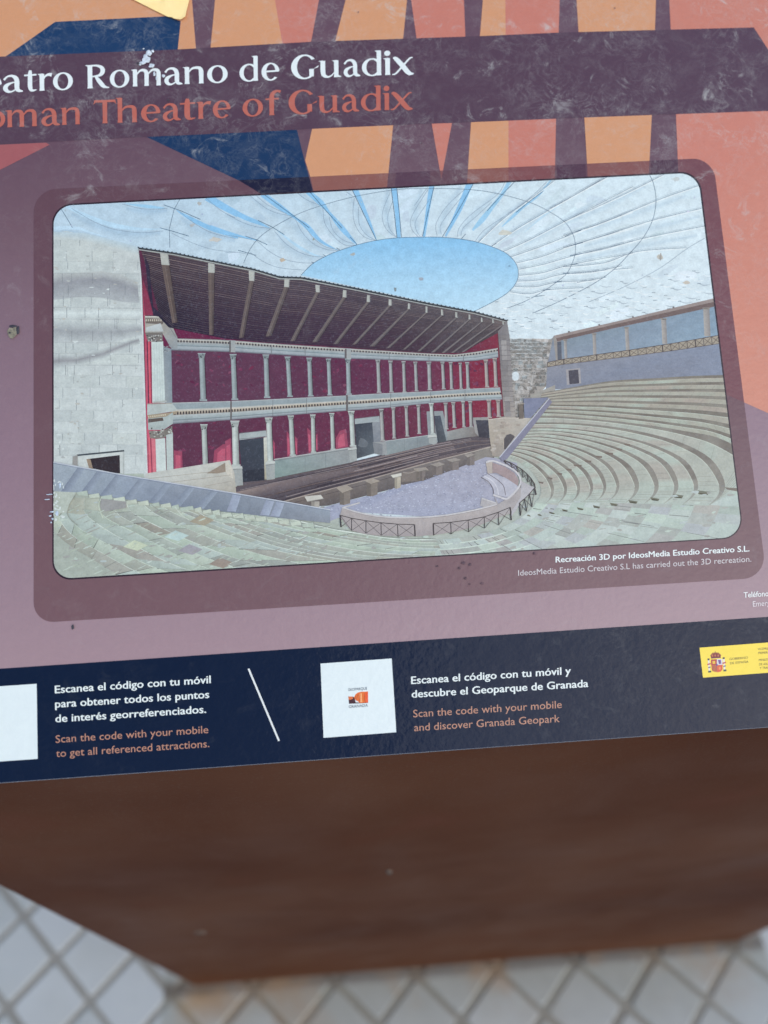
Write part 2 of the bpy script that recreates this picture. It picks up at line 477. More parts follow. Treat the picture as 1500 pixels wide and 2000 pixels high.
BL, BR, BLB, BRB = XL + 0.002, XR - 0.002, -0.3455, ((1445 - 750) and 0.655)
yb = O_B[1] + VB[1] * VTOP - 0.03
L_ = local
zt = on_slope(FY_T) - 0.0003
prism('front_plate', [L_((BL, FY_T, zt)), L_((BLB, FY_B, 0)), L_((BRB, FY_B, 0)), L_((BR, FY_T, zt))], T, M_STEEL, lectern)
ztb = on_slope(yb) - 0.0003
e = 0.0003
prism('side_plate', [L_((BL, yb, ztb)), L_((BLB, yb, 0)), L_((BLB, FY_B + T + e, 0)), L_((BL, FY_T + T + e, on_slope(FY_T + T + e) - 0.0003))], T, M_STEEL, lectern)
prism('side_plate', [L_((BR, FY_T + T + e, on_slope(FY_T + T + e) - 0.0003)), L_((BRB, FY_B + T + e, 0)), L_((BRB, yb, 0)), L_((BR, yb, ztb))], T, M_STEEL, lectern)
prism('back_plate', [L_((BR, yb + T + e, ztb)), L_((BRB, yb + T + e, 0)), L_((BLB, yb + T + e, 0)), L_((BL, yb + T + e, ztb))], T, M_STEEL, lectern)

M_CORE = plain('grey_board_core', (0.16, 0.17, 0.19), 0.45)
board = bpy.data.objects.new('printed_board', None); link(board, lectern)
board.location = L_(tuple(float(x) for x in O_B)); board.rotation_euler = (TILT, 0, 0)
def bprism(name, a0, a1, b0, b1, c1, thick, mat):
    return prism(name, [(a0, b1, c1), (a0, b0, c1), (a1, b0, c1), (a1, b1, c1)], thick, mat, board, 0.0004)
core = bprism('backing_plate', XL, XR, VBOT, VTOP, 0.0, 0.004, M_CORE)

# ================================================================== PRINT
PLUM = (104, 83, 98); BANDC = (88, 70, 86); ORANGE = (207, 155, 121); SALMON = (195, 128, 117); NAVY = (38, 62, 98)
# background: plum above, paler mauve towards the foot, the board's gloss painted in
bgk = Ink()
ROWS = [(-280, PLUM), (260, PLUM), (420, (116, 95, 108)), (620, (132, 112, 127)), (850, (143, 122, 138)), (1100, (152, 132, 146)), (1240, (160, 139, 151)), (1330, (160, 139, 151))]
def slopey(x, y):                       # rows run parallel to the board's edges
    return y - (0.040 + 0.0327 * (y - 80) / 1395) * (x - 750)
xs = [P(0, 0)[0]]
def brow(y):
    b = P(750, y)[1]; return b
def raw_band(k, y0, c0, y1, c1):
    b0, b1 = min(brow(y0), VTOP), max(brow(y1), VBOT)
    k.add([(XL, b0), (XR, b0), (XR, b1), (XL, b1)], [ink(c0), ink(c0), ink(c1), ink(c1)], raw=True)
bgk.up()
for (y0, c0), (y1, c1) in zip(ROWS[:-1], ROWS[1:]): raw_band(bgk, y0, c0, y1, c1)
bgk.build('mauve_background', M_INK, board)

# big flat shapes behind the title, each its own colour block
def yA(x):  # title band upper edge
    return at_x([(-400, 127), (0, 111), (347, 97), (607, 82), (787, 76), (936, 71), (1092, 64), (1280, 59), (1472, 54)], x)
def yB(x):
    return at_x([(-400, 297), (0, 282), (283, 268), (500, 258), (610, 252), (767, 245), (920, 239), (1140, 230), (1272, 225), (1500, 217), (1900, 202)], x)
TOPY = -200
def ext(x0, y0, x1, y1, y=TOPY):
    return (x0 + (x1 - x0) * (y - y0) / (y1 - y0), y)
def upper(xa0, xa1, xb0, xb1, col):
    """block above the band: x at y=0 and at the band, left and right edges"""
    ya, yb_ = yA(xa1) + 3, yA(xb1) + 3
    return ([ext(xa0, 0, xa1, ya), ext(xb0, 0, xb1, yb_), (xb1, yb_), (xa1, ya)], col)
UP = [upper(-600, -600, 375, 383, ORANGE), upper(420, 411, 537, 552, ORANGE), upper(537, 552, 623, 607, SALMON),
      upper(675, 654, 795, 787, ORANGE), upper(803, 814, 906, 909, SALMON), upper(943, 937, 987, 987.5, ORANGE),
      upper(987, 987.5, 1093, 1091, SALMON), upper(1126, 1130, 1281, 1279, ORANGE)]
SALR = (197, 131, 118)
UP.append(([(1302, TOPY), (1307, 0), (1310, 61), (1472, 57), (1540, 160), (2500, 120), (2500, TOPY)], SALR))
for pts, c in UP:
    k = Ink(); k.up(); 
    P0 = [P(*p) for p in pts]; P0 = [(min(max(a, XL), XR), min(b, VTOP)) for a, b in P0]
    k.add(P0, [ink(c)] * len(P0), raw=True); k.build('colour_block', M_INK, board)
k = Ink(); k.poly([(8, 113), (108, 43), (327, 32), (353, 42), (347, 100)], (40, 66, 104)); k.build('colour_block', M_INK, board)

LOW = [([(-358, 298), (0, 283), (90, 279), (97, 283), (0, 332), (-340, 520)], (160, 98, 104), (120, 80, 92)),
       ([(283, 266), (500, 256), (580, 254), (595, 315), (613, 380), (520, 385), (467, 353)], NAVY, (40, 42, 62)),
       ([(610, 250), (768, 243), (755, 375), (614, 380), (605, 342), (596, 313)], ORANGE, (139, 95, 90)),
       ([(843, 241), (883, 239), (862, 350)], SALMON, (128, 88, 92)),
       ([(920, 237), (993, 234), (993, 370), (911, 375)], ORANGE, (136, 92, 88)),
       ([(993, 234), (1086, 230), (1083, 370), (993, 370)], SALMON, (126, 82, 86)),
       ([(1141, 228), (1273, 223), (1266, 360), (1149, 365)], ORANGE, (132, 90, 90))]
RIGHTS = [(1320, 222), (1500, 215), (2300, 180), (2300, 1090), (1500, 807), (1424, 773), (1330, 740), (1328, 420)]
FR_TL, FR_TR, FR_BR, FR_BL = (66, 371), (1392, 308.5), (1497, 1128), (66, 1217)
FRAME = rounded(FR_TL, FR_TR, FR_BR, FR_BL, [44, 40, 46, 40])
PIC = rounded((105, 403), (1362.5, 337.5), (1450, 1048.5), (105.5, 1131), [36, 36, 40, 36], 10)
k = Ink(); k.up()
k.add([(lambda q: (min(q[0], XR), q[1]))(P(*p)) for p in RIGHTS], [ink((199, 133, 121))] * 4 + [ink((203, 141, 124))] * 2 + [ink((199, 133, 121))] * 2, raw=True)
k.build('colour_block', M_INK, board)
for pts, c, dk in LOW:
    k = Ink(); k.poly(pts, c); k.build('colour_block', M_INK, board)
# title band
k = Ink(); k.up()
q = [(-420, 128), (0, 111), (347, 97), (607, 82), (787, 76), (936, 71), (1092, 64), (1280, 59), (1472, 54), (1500, 97), (1576, 214),
     (1500, 217), (1272, 225), (1140, 230), (920, 239), (767, 245), (610, 252), (500, 258), (283, 268), (0, 282), (-420, 298)]
k.add([(max(a, XL), b) for a, b in [P(*p) for p in q]], [ink(BANDC)] * len(q), raw=True)
k.build('title_band', M_INK, board)

# darker frame round the picture, the blocks behind it showing through
fr = Ink(clip=FRAME)
def yfr(y): return mix((100, 76, 88), (118, 93, 101), max(0, min(1, (y - 330) / 820)))
for y0, y1 in ((280, 380), (380, 600), (600, 850), (850, 1100), (1100, 1260)):
    fr.hold = y0 != 280
    fr.grad([(0, y0), (1600, y0), (1600, y1), (0, y1)], [yfr(y0), yfr(y0), yfr(y1), yfr(y1)])
fr.hold = False
for pts, c, dk in LOW[1:]: fr.poly(pts, dk)
fr.poly(RIGHTS, (117, 79, 88))
fr.poly([(780, 245), (840, 243), (840, 375), (770, 380)], (90, 68, 84))
fr.poly([(1090, 230), (1138, 228), (1146, 370), (1086, 370)], (86, 64, 80)); fr.poly([(1276, 223), (1318, 222), (1326, 360), (1270, 362)], (84, 63, 79))
fr.build('picture_frame', M_INK, board)
ed = Ink(); ed.up()
PICO = rounded((102, 400), (1365.5, 334), (1453, 1050.5), (102.5, 1134.5), [38, 38, 42, 38], 10)
ed.add(PICO, [ink((52, 40, 50))] * len(PICO)); ed.build('picture_border', M_INK, board)

# ------------------------------------------------------------------ the printed theatre picture
Z_KEEP = Ink.z; Ink.z += 1e-5
pic = Ink(clip=PIC)
def Z(ox, oy, pts, s=3.75):     # points read off an enlarged crop
    return [(ox + x / s, oy + y / s) for x, y in pts]
# awning
pic.hold = False; pic.up(); pic.hold = True
gx = [100, 300, 500, 700, 900, 1100, 1300, 1460]; gy = [330, 420, 520, 620, 720, 1150]
def awn(x, y):
    c = mix((176, 205, 228), (212, 233, 246), min(1, max(0, (x - 300) / 900)))
    return mix(c, (212, 228, 238), min(1, max(0, (y - 330) / 330)) * 0.7)
for i in range(len(gx) - 1):
    for j in range(len(gy) - 1):
        q = [(gx[i], gy[j]), (gx[i + 1], gy[j]), (gx[i + 1], gy[j + 1]), (gx[i], gy[j + 1])]
        pic.grad(q, [awn(*p) for p in q])
pic.hold = False
# cloth tone patches
for i in range(70):
    x, y = rnd.uniform(330, 1390), rnd.uniform(345, 640)
    c = awn(x, y); d = rnd.choice((-9, -6, 6, 9)); pic.hold = False
    pic.blob(x, y, rnd.uniform(10, 34), rnd.uniform(5, 12), tuple(v_ + d + rnd.uniform(-2, 2) for v_ in c), 12, .25, rnd.uniform(-.8, .1))
pic.hold = False
BLU = (142, 196, 238); BLU2 = (158, 206, 240); PALE = (178, 214, 240)
OVAL = [(588, 538), (610, 516), (640, 499), (665, 489), (700, 478), (735, 470), (775, 465), (820, 463.5), (865, 464), (905, 468), (935, 474), (960, 482), (985, 493), (1000, 505), (1009, 518), (1012, 530), (1011, 545), (1003, 560), (990, 573), (975, 583), (955, 594), (925, 609)]
RING1 = Z(820, 330, [(0, 145), (330, 150), (560, 180), (800, 245), (940, 310), (1060, 390), (1120, 480), (1138, 560), (1130, 650), (1080, 760), (1000, 830), (900, 900), (760, 975), (640, 1020)])
RING1 = [(476, 514), (487, 490), (504, 467), (531, 446), (581, 419), (637, 399), (704, 382), (773, 371)] + RING1
RING2 = [(1269, 343), (1276, 359), (1281, 391), (1275, 428), (1257, 463), (1228, 497), (1196, 529), (1153, 558), (1090, 590), (1040, 612)]
# soft folds of the cloth along the seams
for ox, p_, w0 in ((440, [(0, 330), (120, 395), (230, 430), (330, 440)], 60), (440, [(380, 480), (470, 580), (600, 640), (720, 655)], 70), (440, [(190, 210), (320, 310), (480, 380), (560, 470), (680, 570), (800, 600)], 70),
                   (440, [(540, 180), (660, 270), (740, 380), (840, 500), (950, 560)], 70), (440, [(900, 160), (960, 300), (1010, 430), (1080, 520)], 60), (440, [(1190, 150), (1180, 320), (1220, 490)], 60), (440, [(1440, 150), (1390, 320), (1410, 480)], 60),
                   (820, [(300, 130), (190, 320), (140, 480)], 60), (820, [(560, 170), (400, 340), (290, 480)], 60), (820, [(760, 240), (560, 400), (430, 520)], 50), (820, [(1000, 260), (760, 420), (560, 540)], 50), (60, [(300, 330), (500, 420), (700, 470), (950, 470)], 60),
                   (60, [(700, 290), (850, 310), (1000, 305)], 50), (60, [(1100, 360), (1250, 450), (1500, 520)], 70), (60, [(170, 470), (300, 470), (450, 510), (600, 530)], 60), (820, [(1300, 230), (1000, 420), (760, 560)], 46), (1100, [(600, 240), (300, 390), (0, 520)], 50),
                   (1100, [(900, 310), (500, 450), (100, 590)], 50), (1100, [(1000, 460), (600, 560), (150, 680)], 46), (1100, [(980, 600), (560, 680), (100, 780)], 44)):
    for k_, (f_, d_) in enumerate(((1.5, 4), (1.1, 7), (.7, 11), (.35, 15))):
        q_ = Z(ox, 330 if ox != 1100 else 300, p_); xm, ym = q_[len(q_) // 2]; c_ = awn(xm, ym)
        pic.curve(q_, [w0 / 3.75 * f_ * .4] + [w0 / 3.75 * f_] * (len(q_) - 2) + [w0 / 3.75 * f_ * .4], tuple(v_ - d_ * w_ for v_, w_ in zip(c_, (1.0, .8, .55))))
# blue gaps between the awning panels
def gap(ox, pts, ws, col=BLU): pic.curve(Z(ox, 330, pts), [a / 4.3 for a in ws], col)
gap(440, [(-20, 268), (130, 350), (240, 395), (330, 435)], [40, 42, 30, 4])
gap(440, [(380, 450), (520, 560), (640, 625), (720, 645)], [8, 24, 16, 2], PALE)
gap(440, [(270, 185), (400, 280), (520, 365), (600, 425), (700, 530), (830, 600)], [46, 46, 20, 42, 26, 3])
gap(440, [(600, 165), (700, 250), (760, 320), (850, 430), (930, 520), (968, 558)], [40, 48, 24, 46, 26, 4])
gap(440, [(952, 150), (1005, 270), (1060, 400), (1108, 525)], [44, 34, 22, 6])
gap(440, [(1233, 128), (1255, 300), (1272, 506)], [42, 36, 30])
gap(820, [(88, 115), (58, 300), (30, 497)], [44, 32, 22])
gap(820, [(368, 100), (290, 290), (188, 495)], [54, 46, 16])
gap(820, [(660, 88), (600, 190), (530, 280), (450, 380), (385, 450)], [34, 30, 34, 44, 16], BLU2)
gap(820, [(960, 82), (870, 190), (760, 275), (680, 350), (600, 425)], [12, 22, 26, 24, 6], BLU2)
gap(440, [(-110, 420), (0, 462), (130, 500), (230, 525)], [20, 26, 18, 4])
gap(60, [(260, 275), (420, 350), (600, 412), (800, 442), (960, 440)], [20, 36, 38, 24, 6], (184, 218, 243))
gap(60, [(690, 255), (850, 275), (980, 288)], [4, 28, 8], BLU2)
gap(60, [(1070, 305), (1180, 370), (1330, 440), (1520, 500)], [6, 34, 38, 30])
gap(60, [(1290, 205), (1400, 270), (1520, 335)], [66, 58, 50])
gap(60, [(170, 440), (260, 432), (360, 440), (450, 470), (560, 500)], [34, 30, 24, 14, 3], (190, 220, 243))
gap(820, [(760, 470), (900, 350), (1040, 260)], [3, 16, 4], (190, 222, 244))
GREY = (128, 148, 170); DARKL = (56, 92, 120)
# scalloped hems
for ox, sets in ((440, [[(715, 285), (730, 400), (800, 500), (880, 560), (965, 557)], [(760, 350), (790, 450), (860, 520), (940, 548)],
                        [(945, 215), (935, 330), (960, 430), (1020, 500), (1100, 525)], [(975, 280), (980, 400), (1030, 480), (1095, 520)],
                        [(1210, 165), (1150, 330), (1178, 440), (1250, 500)], [(1225, 240), (1190, 350), (1205, 440), (1252, 498)],
                        [(1485, 150), (1365, 350), (1365, 440), (1410, 495)], [(1500, 220), (1400, 370), (1395, 440), (1425, 493)],
                        [(510, 360), (560, 460), (640, 545), (740, 590), (830, 598)], [(570, 400), (640, 500), (730, 570), (825, 590)],
                        [(360, 455), (440, 545), (540, 610), (640, 640), (735, 645)], [(230, 525), (330, 610), (440, 665), (560, 688), (655, 690)],
                        [(180, 610), (280, 680), (400, 725), (580, 742)],
                        [(530, 180), (600, 230), (690, 265)], [(185, 200), (300, 290), (400, 330), (490, 345)], [(230, 200), (320, 270), (450, 330)],
                        [(0, 325), (120, 390), (230, 425), (330, 435)], [(0, 485), (100, 500), (200, 520)], [(870, 158), (940, 205)], [(0, 615), (90, 612), (170, 628)]]),
                 (820, [[(330, 150), (200, 270), (120, 400), (126, 490)], [(302, 210), (200, 340), (150, 420), (157, 480)],
                        [(620, 100), (565, 190), (380, 330), (290, 430), (275, 500)], [(525, 245), (400, 360), (320, 430), (300, 490)],
                        [(940, 85), (780, 235), (600, 360), (470, 450), (405, 530)], [(60, 130), (-40, 270)]]),
                 (60, [[(300, 290), (450, 380), (600, 440), (800, 468), (970, 455)], [(670, 258), (800, 290), (900, 296), (1000, 290)],
                       [(1090, 310), (1200, 400), (1330, 470), (1500, 510)], [(1030, 470), (1180, 540), (1330, 590), (1500, 610)], [(1285, 215), (1400, 310), (1500, 360)]])):
    for p in sets: pic.curve(Z(ox, 330, p), 0.8, GREY)
# radial seams to the right, each a double line with a lit edge
RAD = [[(990, 82), (780, 240), (600, 375), (425, 540)], [(1350, 66), (930, 310), (700, 445), (525, 566)], [(1560, 130), (1050, 390), (800, 520), (610, 606)],
       [(1560, 310), (1110, 480), (880, 570), (665, 645)], [(1560, 430), (1130, 555), (900, 640), (705, 690)], [(1560, 530), (1130, 635), (900, 700), (725, 735)],
       [(1560, 618), (1110, 700), (900, 760), (725, 780)], [(1560, 725), (1060, 770), (880, 812), (715, 822)], [(1300, 815), (1010, 830), (850, 862), (695, 862)],
       [(1200, 870), (940, 885), (800, 915), (660, 900)]]
for p in RAD:
    q = Z(820, 330, p)
    pic.curve([(a, b + 2.4) for a, b in q], 1.6, (226, 240, 249)); pic.curve(q, 0.9, (118, 136, 152)); pic.curve([(a - 0.5, b - 2.6) for a, b in q], 0.6, (150, 170, 188))
R4 = [[(330, 168), (0, 350), (-100, 405)], [(740, 152), (400, 320), (0, 500)], [(990, 235), (680, 345), (300, 500), (0, 600)], [(1020, 400), (650, 490), (300, 600), (0, 690)],
      [(1040, 530), (590, 620), (300, 700), (90, 740)], [(900, 690), (540, 718), (300, 800), (0, 830)], [(430, 822), (200, 870), (0, 880)], [(315, 905), (100, 945)]]
for p in R4:
    q = Z(1100, 300, p)
    pic.curve([(a, b + 2.4) for a, b in q], 1.8, (226, 240, 249)); pic.curve(q, 0.9, (104, 124, 142)); pic.curve([(a - 0.5, b - 2.4) for a, b in q], 0.6, (150, 170, 188))
pic.curve(RING1, 1.0, (98, 120, 140)); pic.curve(RING2, 1.1, (98, 120, 140))
pic.line([(351, 390), (340, 410), (331, 447), (332, 484)], 1.0, (88, 110, 130)); pic.line([(120, 409), (130, 425), (142, 445)], 1.1, (88, 110, 130))
pic.curve([(1377, 465), (1340, 487), (1287, 525), (1220, 560), (1150, 590)], 0.9, (140, 160, 178))
# cables
for ox, p in ((440, [(280, 185), (500, 345), (615, 432)]), (440, [(620, 170), (740, 310), (855, 435)]), (440, [(930, 155), (1020, 345), (1110, 530)]), (440, [(1215, 140), (1238, 330), (1258, 505)]),
              (440, [(1255, 130), (1275, 330), (1290, 500)]), (820, [(105, 125), (62, 310), (20, 495)]), (820, [(395, 105), (280, 310), (165, 498)]), (820, [(700, 90), (600, 190), (490, 310)]),
              (820, [(905, 162), (800, 240), (705, 320)]), (820, [(335, 478), (302, 515)]), (820, [(458, 508), (425, 540)]), (820, [(560, 545), (525, 568)]), (440, [(240, 378), (340, 425), (432, 482)]),
              (440, [(150, 495), (230, 520), (308, 556)]), (440, [(95, 597), (225, 634)]), (440, [(915, 500), (970, 560)]), (440, [(815, 578), (845, 600)]), (440, [(715, 628), (740, 642)]), (440, [(632, 683), (658, 692)]),
              (60, [(975, 264), (1100, 308), (1245, 372)]), (60, [(945, 432), (1050, 460), (1160, 494)]), (820, [(1060, 495), (1180, 450)]), (820, [(1100, 565), (1195, 540)]),
              (820, [(1100, 636), (1188, 620)]), (820, [(1085, 706), (1155, 695)]), (820, [(1045, 770), (1095, 764)]), (820, [(985, 830), (1040, 824)]), (820, [(900, 888), (955, 882)]), (820, [(845, 935), (890, 930)])):
    pic.line(Z(ox, 330, p), 1.1, DARKL)
# ripples of the far awning
for r_ in range(9):
    for c_ in range(16):
        x = 975 + c_ * 30 + (r_ % 2) * 15 + rnd.uniform(-6, 6); y = 592 - (x - 975) * 0.16 + r_ * 9.5 + rnd.uniform(-2, 2)
        if x > 1385 or y > 655 - (x - 1000) * 0.12 or y < 560 - (x - 975) * .25: continue
        pic.hold = True; w_ = rnd.uniform(14, 26)
        pic.curve([(x - w_ / 2, y - 1), (x, y + 2.5), (x + w_ / 2, y + .5)], [0.4, rnd.uniform(1.2, 2.2), 0.4], rnd.choice([(230, 242, 250), (224, 238, 247), (170, 186, 200)]), 3)
        if rnd.random() < .5: pic.line([(x - w_ / 2 - 3, y - 1), (x - w_ / 2 + 4, y - 1.2)], 0.9, (110, 126, 140))
pic.hold = False
# open sky
n_ = len(OVAL); sky_t, sky_b = (138, 195, 238), (184, 221, 245)
pic.up(); 
def skyc(p): return ink(mix(sky_t, sky_b, min(1, max(0, (p[1] - 465) / 130))))
pic.add(OVAL, [skyc(p) for p in OVAL])
pic.curve(OVAL, 1.0, (84, 112, 136))
for x, y, a, b, c in ((690, 497, 5, 3, (168, 176, 178)), (772, 566, 2.5, 5, (132, 150, 160)), (822, 545, 5, 3, (160, 174, 190)), (552, 508, 6, 3.5, (190, 180, 165)), (612, 468, 2, 2, (150, 160, 150)),
                      (995, 520, 2, 2, (130, 170, 200)), (985, 455, 12, 5, (200, 205, 200)), (1288, 503, 6, 5, (190, 190, 184)), (1290, 502, 2, 7, (160, 160, 156)), (1340, 552, 6, 3, (200, 196, 188)),
                      (375, 440, 6, 3, (176, 184, 190)), (420, 468, 12, 5, (196, 198, 196)), (1320, 350, 9, 4, (196, 208, 214)), (390, 398, 4, 4, (178, 184, 186))):
    pic.blob(x, y, a, b, c, 10, .35)
for i in range(60):
    x = rnd.uniform(110, 1400); y = rnd.uniform(345, 600)
    pic.hold = True; c = awn(x, y) if not (600 < x < 1005 and y > 478) else mix(sky_t, sky_b, .5)
    pic.blob(x, y, rnd.uniform(.8, 2.6), rnd.uniform(.8, 2.2), tuple(v_ - rnd.uniform(8, 26) for v_ in c), 7, .4)
pic.hold = False

# left stone wall
WL = [(100, 455), (130, 452), (165, 458), (215, 470), (271, 484), (279, 620), (283, 760), (290, 950), (100, 950)]
pic.grad(WL, [(190, 203, 206), (190, 203, 206), (193, 205, 208), (193, 205, 208), (192, 203, 207), (194, 205, 209), (198, 210, 214), (196, 208, 212), (196, 208, 212)])
for k_ in range(6):
    t_ = k_ / 6; pic.line([(100, 454 + k_ * 2), (165, 457 + k_ * 2.5), (215, 469 + k_ * 2.5), (270, 484 + k_ * 2.5)], 3.0, mix((184, 206, 220), (192, 204, 207), t_))
ys = [447, 468, 489, 511, 533, 556, 578, 600, 622, 645, 668, 690, 712, 734, 757, 780, 802, 824, 846, 868, 890, 912]
for r_, y in enumerate(ys[:-1]):
    x = 105 + rnd.uniform(-30, 0)
    while x < 285:
        x2 = x + rnd.uniform(26, 58); h = ys[r_ + 1] - y
        if y > 485 or (y > 460 and x2 < 190):
            if rnd.random() < .45:
                pic.hold = True; b_ = rnd.uniform(-8, 4)
                k0 = (192 + b_, 204 + b_, 207 + b_ * .8)
                pic.poly([(max(x, 100), y), (min(x2, 279 + (y - 600) * .02), y + 1), (min(x2, 279 + (y - 600) * .02), y + h), (max(x, 100), y + h - 1)], k0)
            if x2 < 274:
                pic.hold = False; pic.line([(x2, y + 1), (x2 + rnd.uniform(-.5, .5), y + h * rnd.uniform(.6, 1))], rnd.uniform(.5, 1.0), rnd.choice([(140, 150, 158), (160, 168, 175), (122, 132, 140)]))
        x = x2
    pic.hold = False
    if y > 490: pic.line([(105, y), (190, y + rnd.uniform(-1, 1)), (278, y + 2)], 0.5, (178, 189, 194))
# soft shadows of the awning on the wall
def soft(A, B, C_, c0, c1, c2):
    pic.band(A, B, c0, c1); pic.hold = True; pic.band(B, C_, c1, c2); pic.hold = False
lw = (190, 202, 206)
soft([(105, 534), (160, 533), (200, 530), (240, 538), (270, 552)], [(105, 556), (160, 548), (200, 546), (240, 556), (270, 568)], [(105, 586), (160, 580), (200, 582), (240, 590), (273, 592)], (184, 193, 196), (148, 154, 163), (172, 181, 188))
soft([(105, 626), (150, 628), (200, 630), (240, 632), (278, 634)], [(105, 645), (150, 648), (200, 650), (240, 648), (278, 644)], [(105, 668), (150, 672), (200, 672), (240, 664), (278, 654)], lw, (158, 166, 173), (186, 197, 202))
soft([(105, 692), (150, 694), (200, 682), (240, 668), (272, 660)], [(105, 706), (150, 704), (200, 692), (240, 676), (272, 664)], [(105, 722), (150, 714), (200, 702), (240, 684), (274, 670)], lw, (148, 153, 160), lw)
soft([(105, 604), (150, 606), (200, 602), (240, 604), (278, 606)], [(105, 612), (150, 613), (200, 610), (240, 612), (278, 612)], [(105, 622), (150, 622), (200, 622), (240, 622), (278, 622)], lw, (208, 222, 226), lw)
for r_, y in enumerate(ys[4:13]):
    for _ in range(3):
        x = rnd.uniform(115, 268); pic.line([(x, y + 1), (x, y + 21)], 0.8, (124, 132, 140))
    pic.line([(106, y + 1), (276, y + 3)], 0.5, (158, 167, 173))
for i in range(90):
    pic.hold = False
    x, y = rnd.uniform(108, 276), rnd.uniform(485, 900)
    pic.blob(x, y, rnd.uniform(1, 5), rnd.uniform(.7, 2.2), mix(lw, rnd.choice([(214, 228, 232), (160, 166, 168), (176, 174, 168)]), .6), 7, .4)
pic.hold = False
pic.grad([(271, 484), (274, 486), (283, 640), (290, 932), (284, 932), (277, 640)], [(206, 218, 222), (206, 218, 222), (214, 226, 230), (205, 215, 220), (196, 208, 212), (200, 212, 216)])
# left doorway
pic.poly([(141, 892), (150, 888), (243, 879), (243, 928), (190, 930), (141, 912)], (176, 186, 188))
pic.poly([(150, 888), (243, 879), (243, 882), (152, 891)], (70, 78, 84)); pic.poly([(153, 891), (240, 883), (240, 926), (154, 912)], (196, 206, 208))
pic.poly([(169, 897), (234, 889), (235, 926), (176, 914)], (58, 52, 54)); pic.poly([(169, 897), (177, 897), (182, 916), (174, 914)], (150, 136, 120)); pic.poly([(143, 892), (152, 889), (152, 910), (142, 907)], (150, 152, 152))

# right hand buildings and stone wall behind
SW = Z(820, 600, [(640, 225), (650, 230), (700, 232), (740, 225), (780, 238), (820, 235), (860, 248), (890, 255), (935, 257), (975, 220), (1000, 385), (935, 400), (935, 570), (870, 640), (830, 810), (590, 1100), (530, 1095), (500, 820), (620, 800)])
pic.grad(SW, [(192, 202, 208)] * 9 + [(166, 166, 168)] * 3 + [(165, 162, 158)] * 7)
for r_ in range(26):
    y = 662 + r_ * 7.2
    x = 985 + rnd.uniform(-4, 0)
    while x < 1084:
        x2 = x + rnd.uniform(5, 11)
        xm = min(x2, 1085 if y < 700 else (1068 if y < 752 else 1050 - (y - 752) * .55))
        if xm > x and y < 860:
            pic.hold = True; t_ = rnd.random()
            pic.poly([(x, y + rnd.uniform(-1, 1)), (xm, y), (xm, y + 6.5), (x, y + 6.5 + rnd.uniform(-1, 1))], mix((166, 164, 162), (200, 202, 204), t_) if rnd.random() < .8 else (170, 180, 186))
        x = x2
pic.hold = False
pic.blob(1006, 735, 8, 9, (205, 220, 230), 14, .08)
# portico
pic.grad([(1081, 657), (1100, 653), (1395, 584), (1406, 675), (1412, 742), (1284, 742), (1100, 760), (1066, 760), (1069, 712)], [(128, 142, 158)] * 3 + [(134, 154, 174)] * 2 + [(134, 142, 158)] * 4)
pic.grad([(1084, 668), (1394, 600), (1404, 660), (1092, 706)], [(126, 142, 156), (130, 154, 176), (136, 162, 184), (136, 150, 168)])
pic.poly([(1080, 657), (1095, 666), (1098, 704), (1086, 706)], (150, 148, 146)); pic.poly([(1088, 668), (1096, 667), (1097, 703), (1089, 704)], (92, 98, 110))
pic.grad([(1069, 714), (1100, 711), (1405, 671), (1414, 741), (1284, 742), (1100, 760), (1066, 762)], [(136, 142, 156)] * 2 + [(130, 142, 164)] * 2 + [(126, 134, 152)] * 3)
pic.band([(1081, 656), (1200, 629), (1300, 605), (1394, 583)], [(1086, 661), (1200, 634), (1300, 611), (1394, 590)], (150, 140, 138))
pic.band([(1086, 661), (1200, 634), (1300, 611), (1394, 590)], [(1088, 667), (1200, 641), (1300, 620), (1395, 599)], (112, 98, 96))
for x in (1111, 1170, 1236, 1315): pic.blob(x, at_x([(1081, 656), (1200, 629), (1300, 605), (1394, 583)], x) - 1, 2, 1.6, (112, 110, 112))
for a, b, t0, b0 in ((1101, 1108, 664, 701), (1157, 1165, 652, 693), (1220, 1229, 640, 685), (1291, 1303, 623, 672), (1373, 1388, 602, 657)):
    sh = 2.5 if a > 1200 else 1.5; w_ = b - a
    pic.grad([(a, t0), (a + w_ * .8, t0), (a + w_ * .8 + sh, b0), (a + sh, b0)], [(168, 166, 164), (136, 136, 138), (140, 140, 142), (172, 170, 168)])
    pic.hold = True; pic.poly([(a - 1.5, t0 - 1), (a + w_ * .8 + 1.5, t0 - 1), (a + w_ * .8 + 1, t0 + 2), (a - 1, t0 + 2)], (150, 146, 142)); pic.hold = False
RT = [(1069, 708), (1100, 702), (1230, 684), (1320, 670), (1405, 655)]; RB = [(1069, 717), (1100, 712), (1232, 696), (1322, 684), (1407, 671)]
pic.band(RT, RB, (160, 154, 142))
rt, rb = resample(RT, 22), resample(RB, 22)
for i in range(21):
    pic.hold = False
    pic.line([rt[i], rb[i + 1]], .8, (92, 84, 78)); pic.line([rb[i], rt[i + 1]], .8, (92, 84, 78)); pic.line([rt[i], rb[i]], 2.0 if i % 4 == 2 else 1.0, (78, 72, 72))
pic.line(RT, 1.2, (86, 80, 80)); pic.line(RB, 1.0, (96, 88, 86))
pic.poly([(1105, 722), (1133, 719), (1135, 749), (1107, 752)], (156, 156, 162)); pic.poly([(1110, 724), (1129, 722), (1131, 749), (1112, 751)], (74, 74, 84))

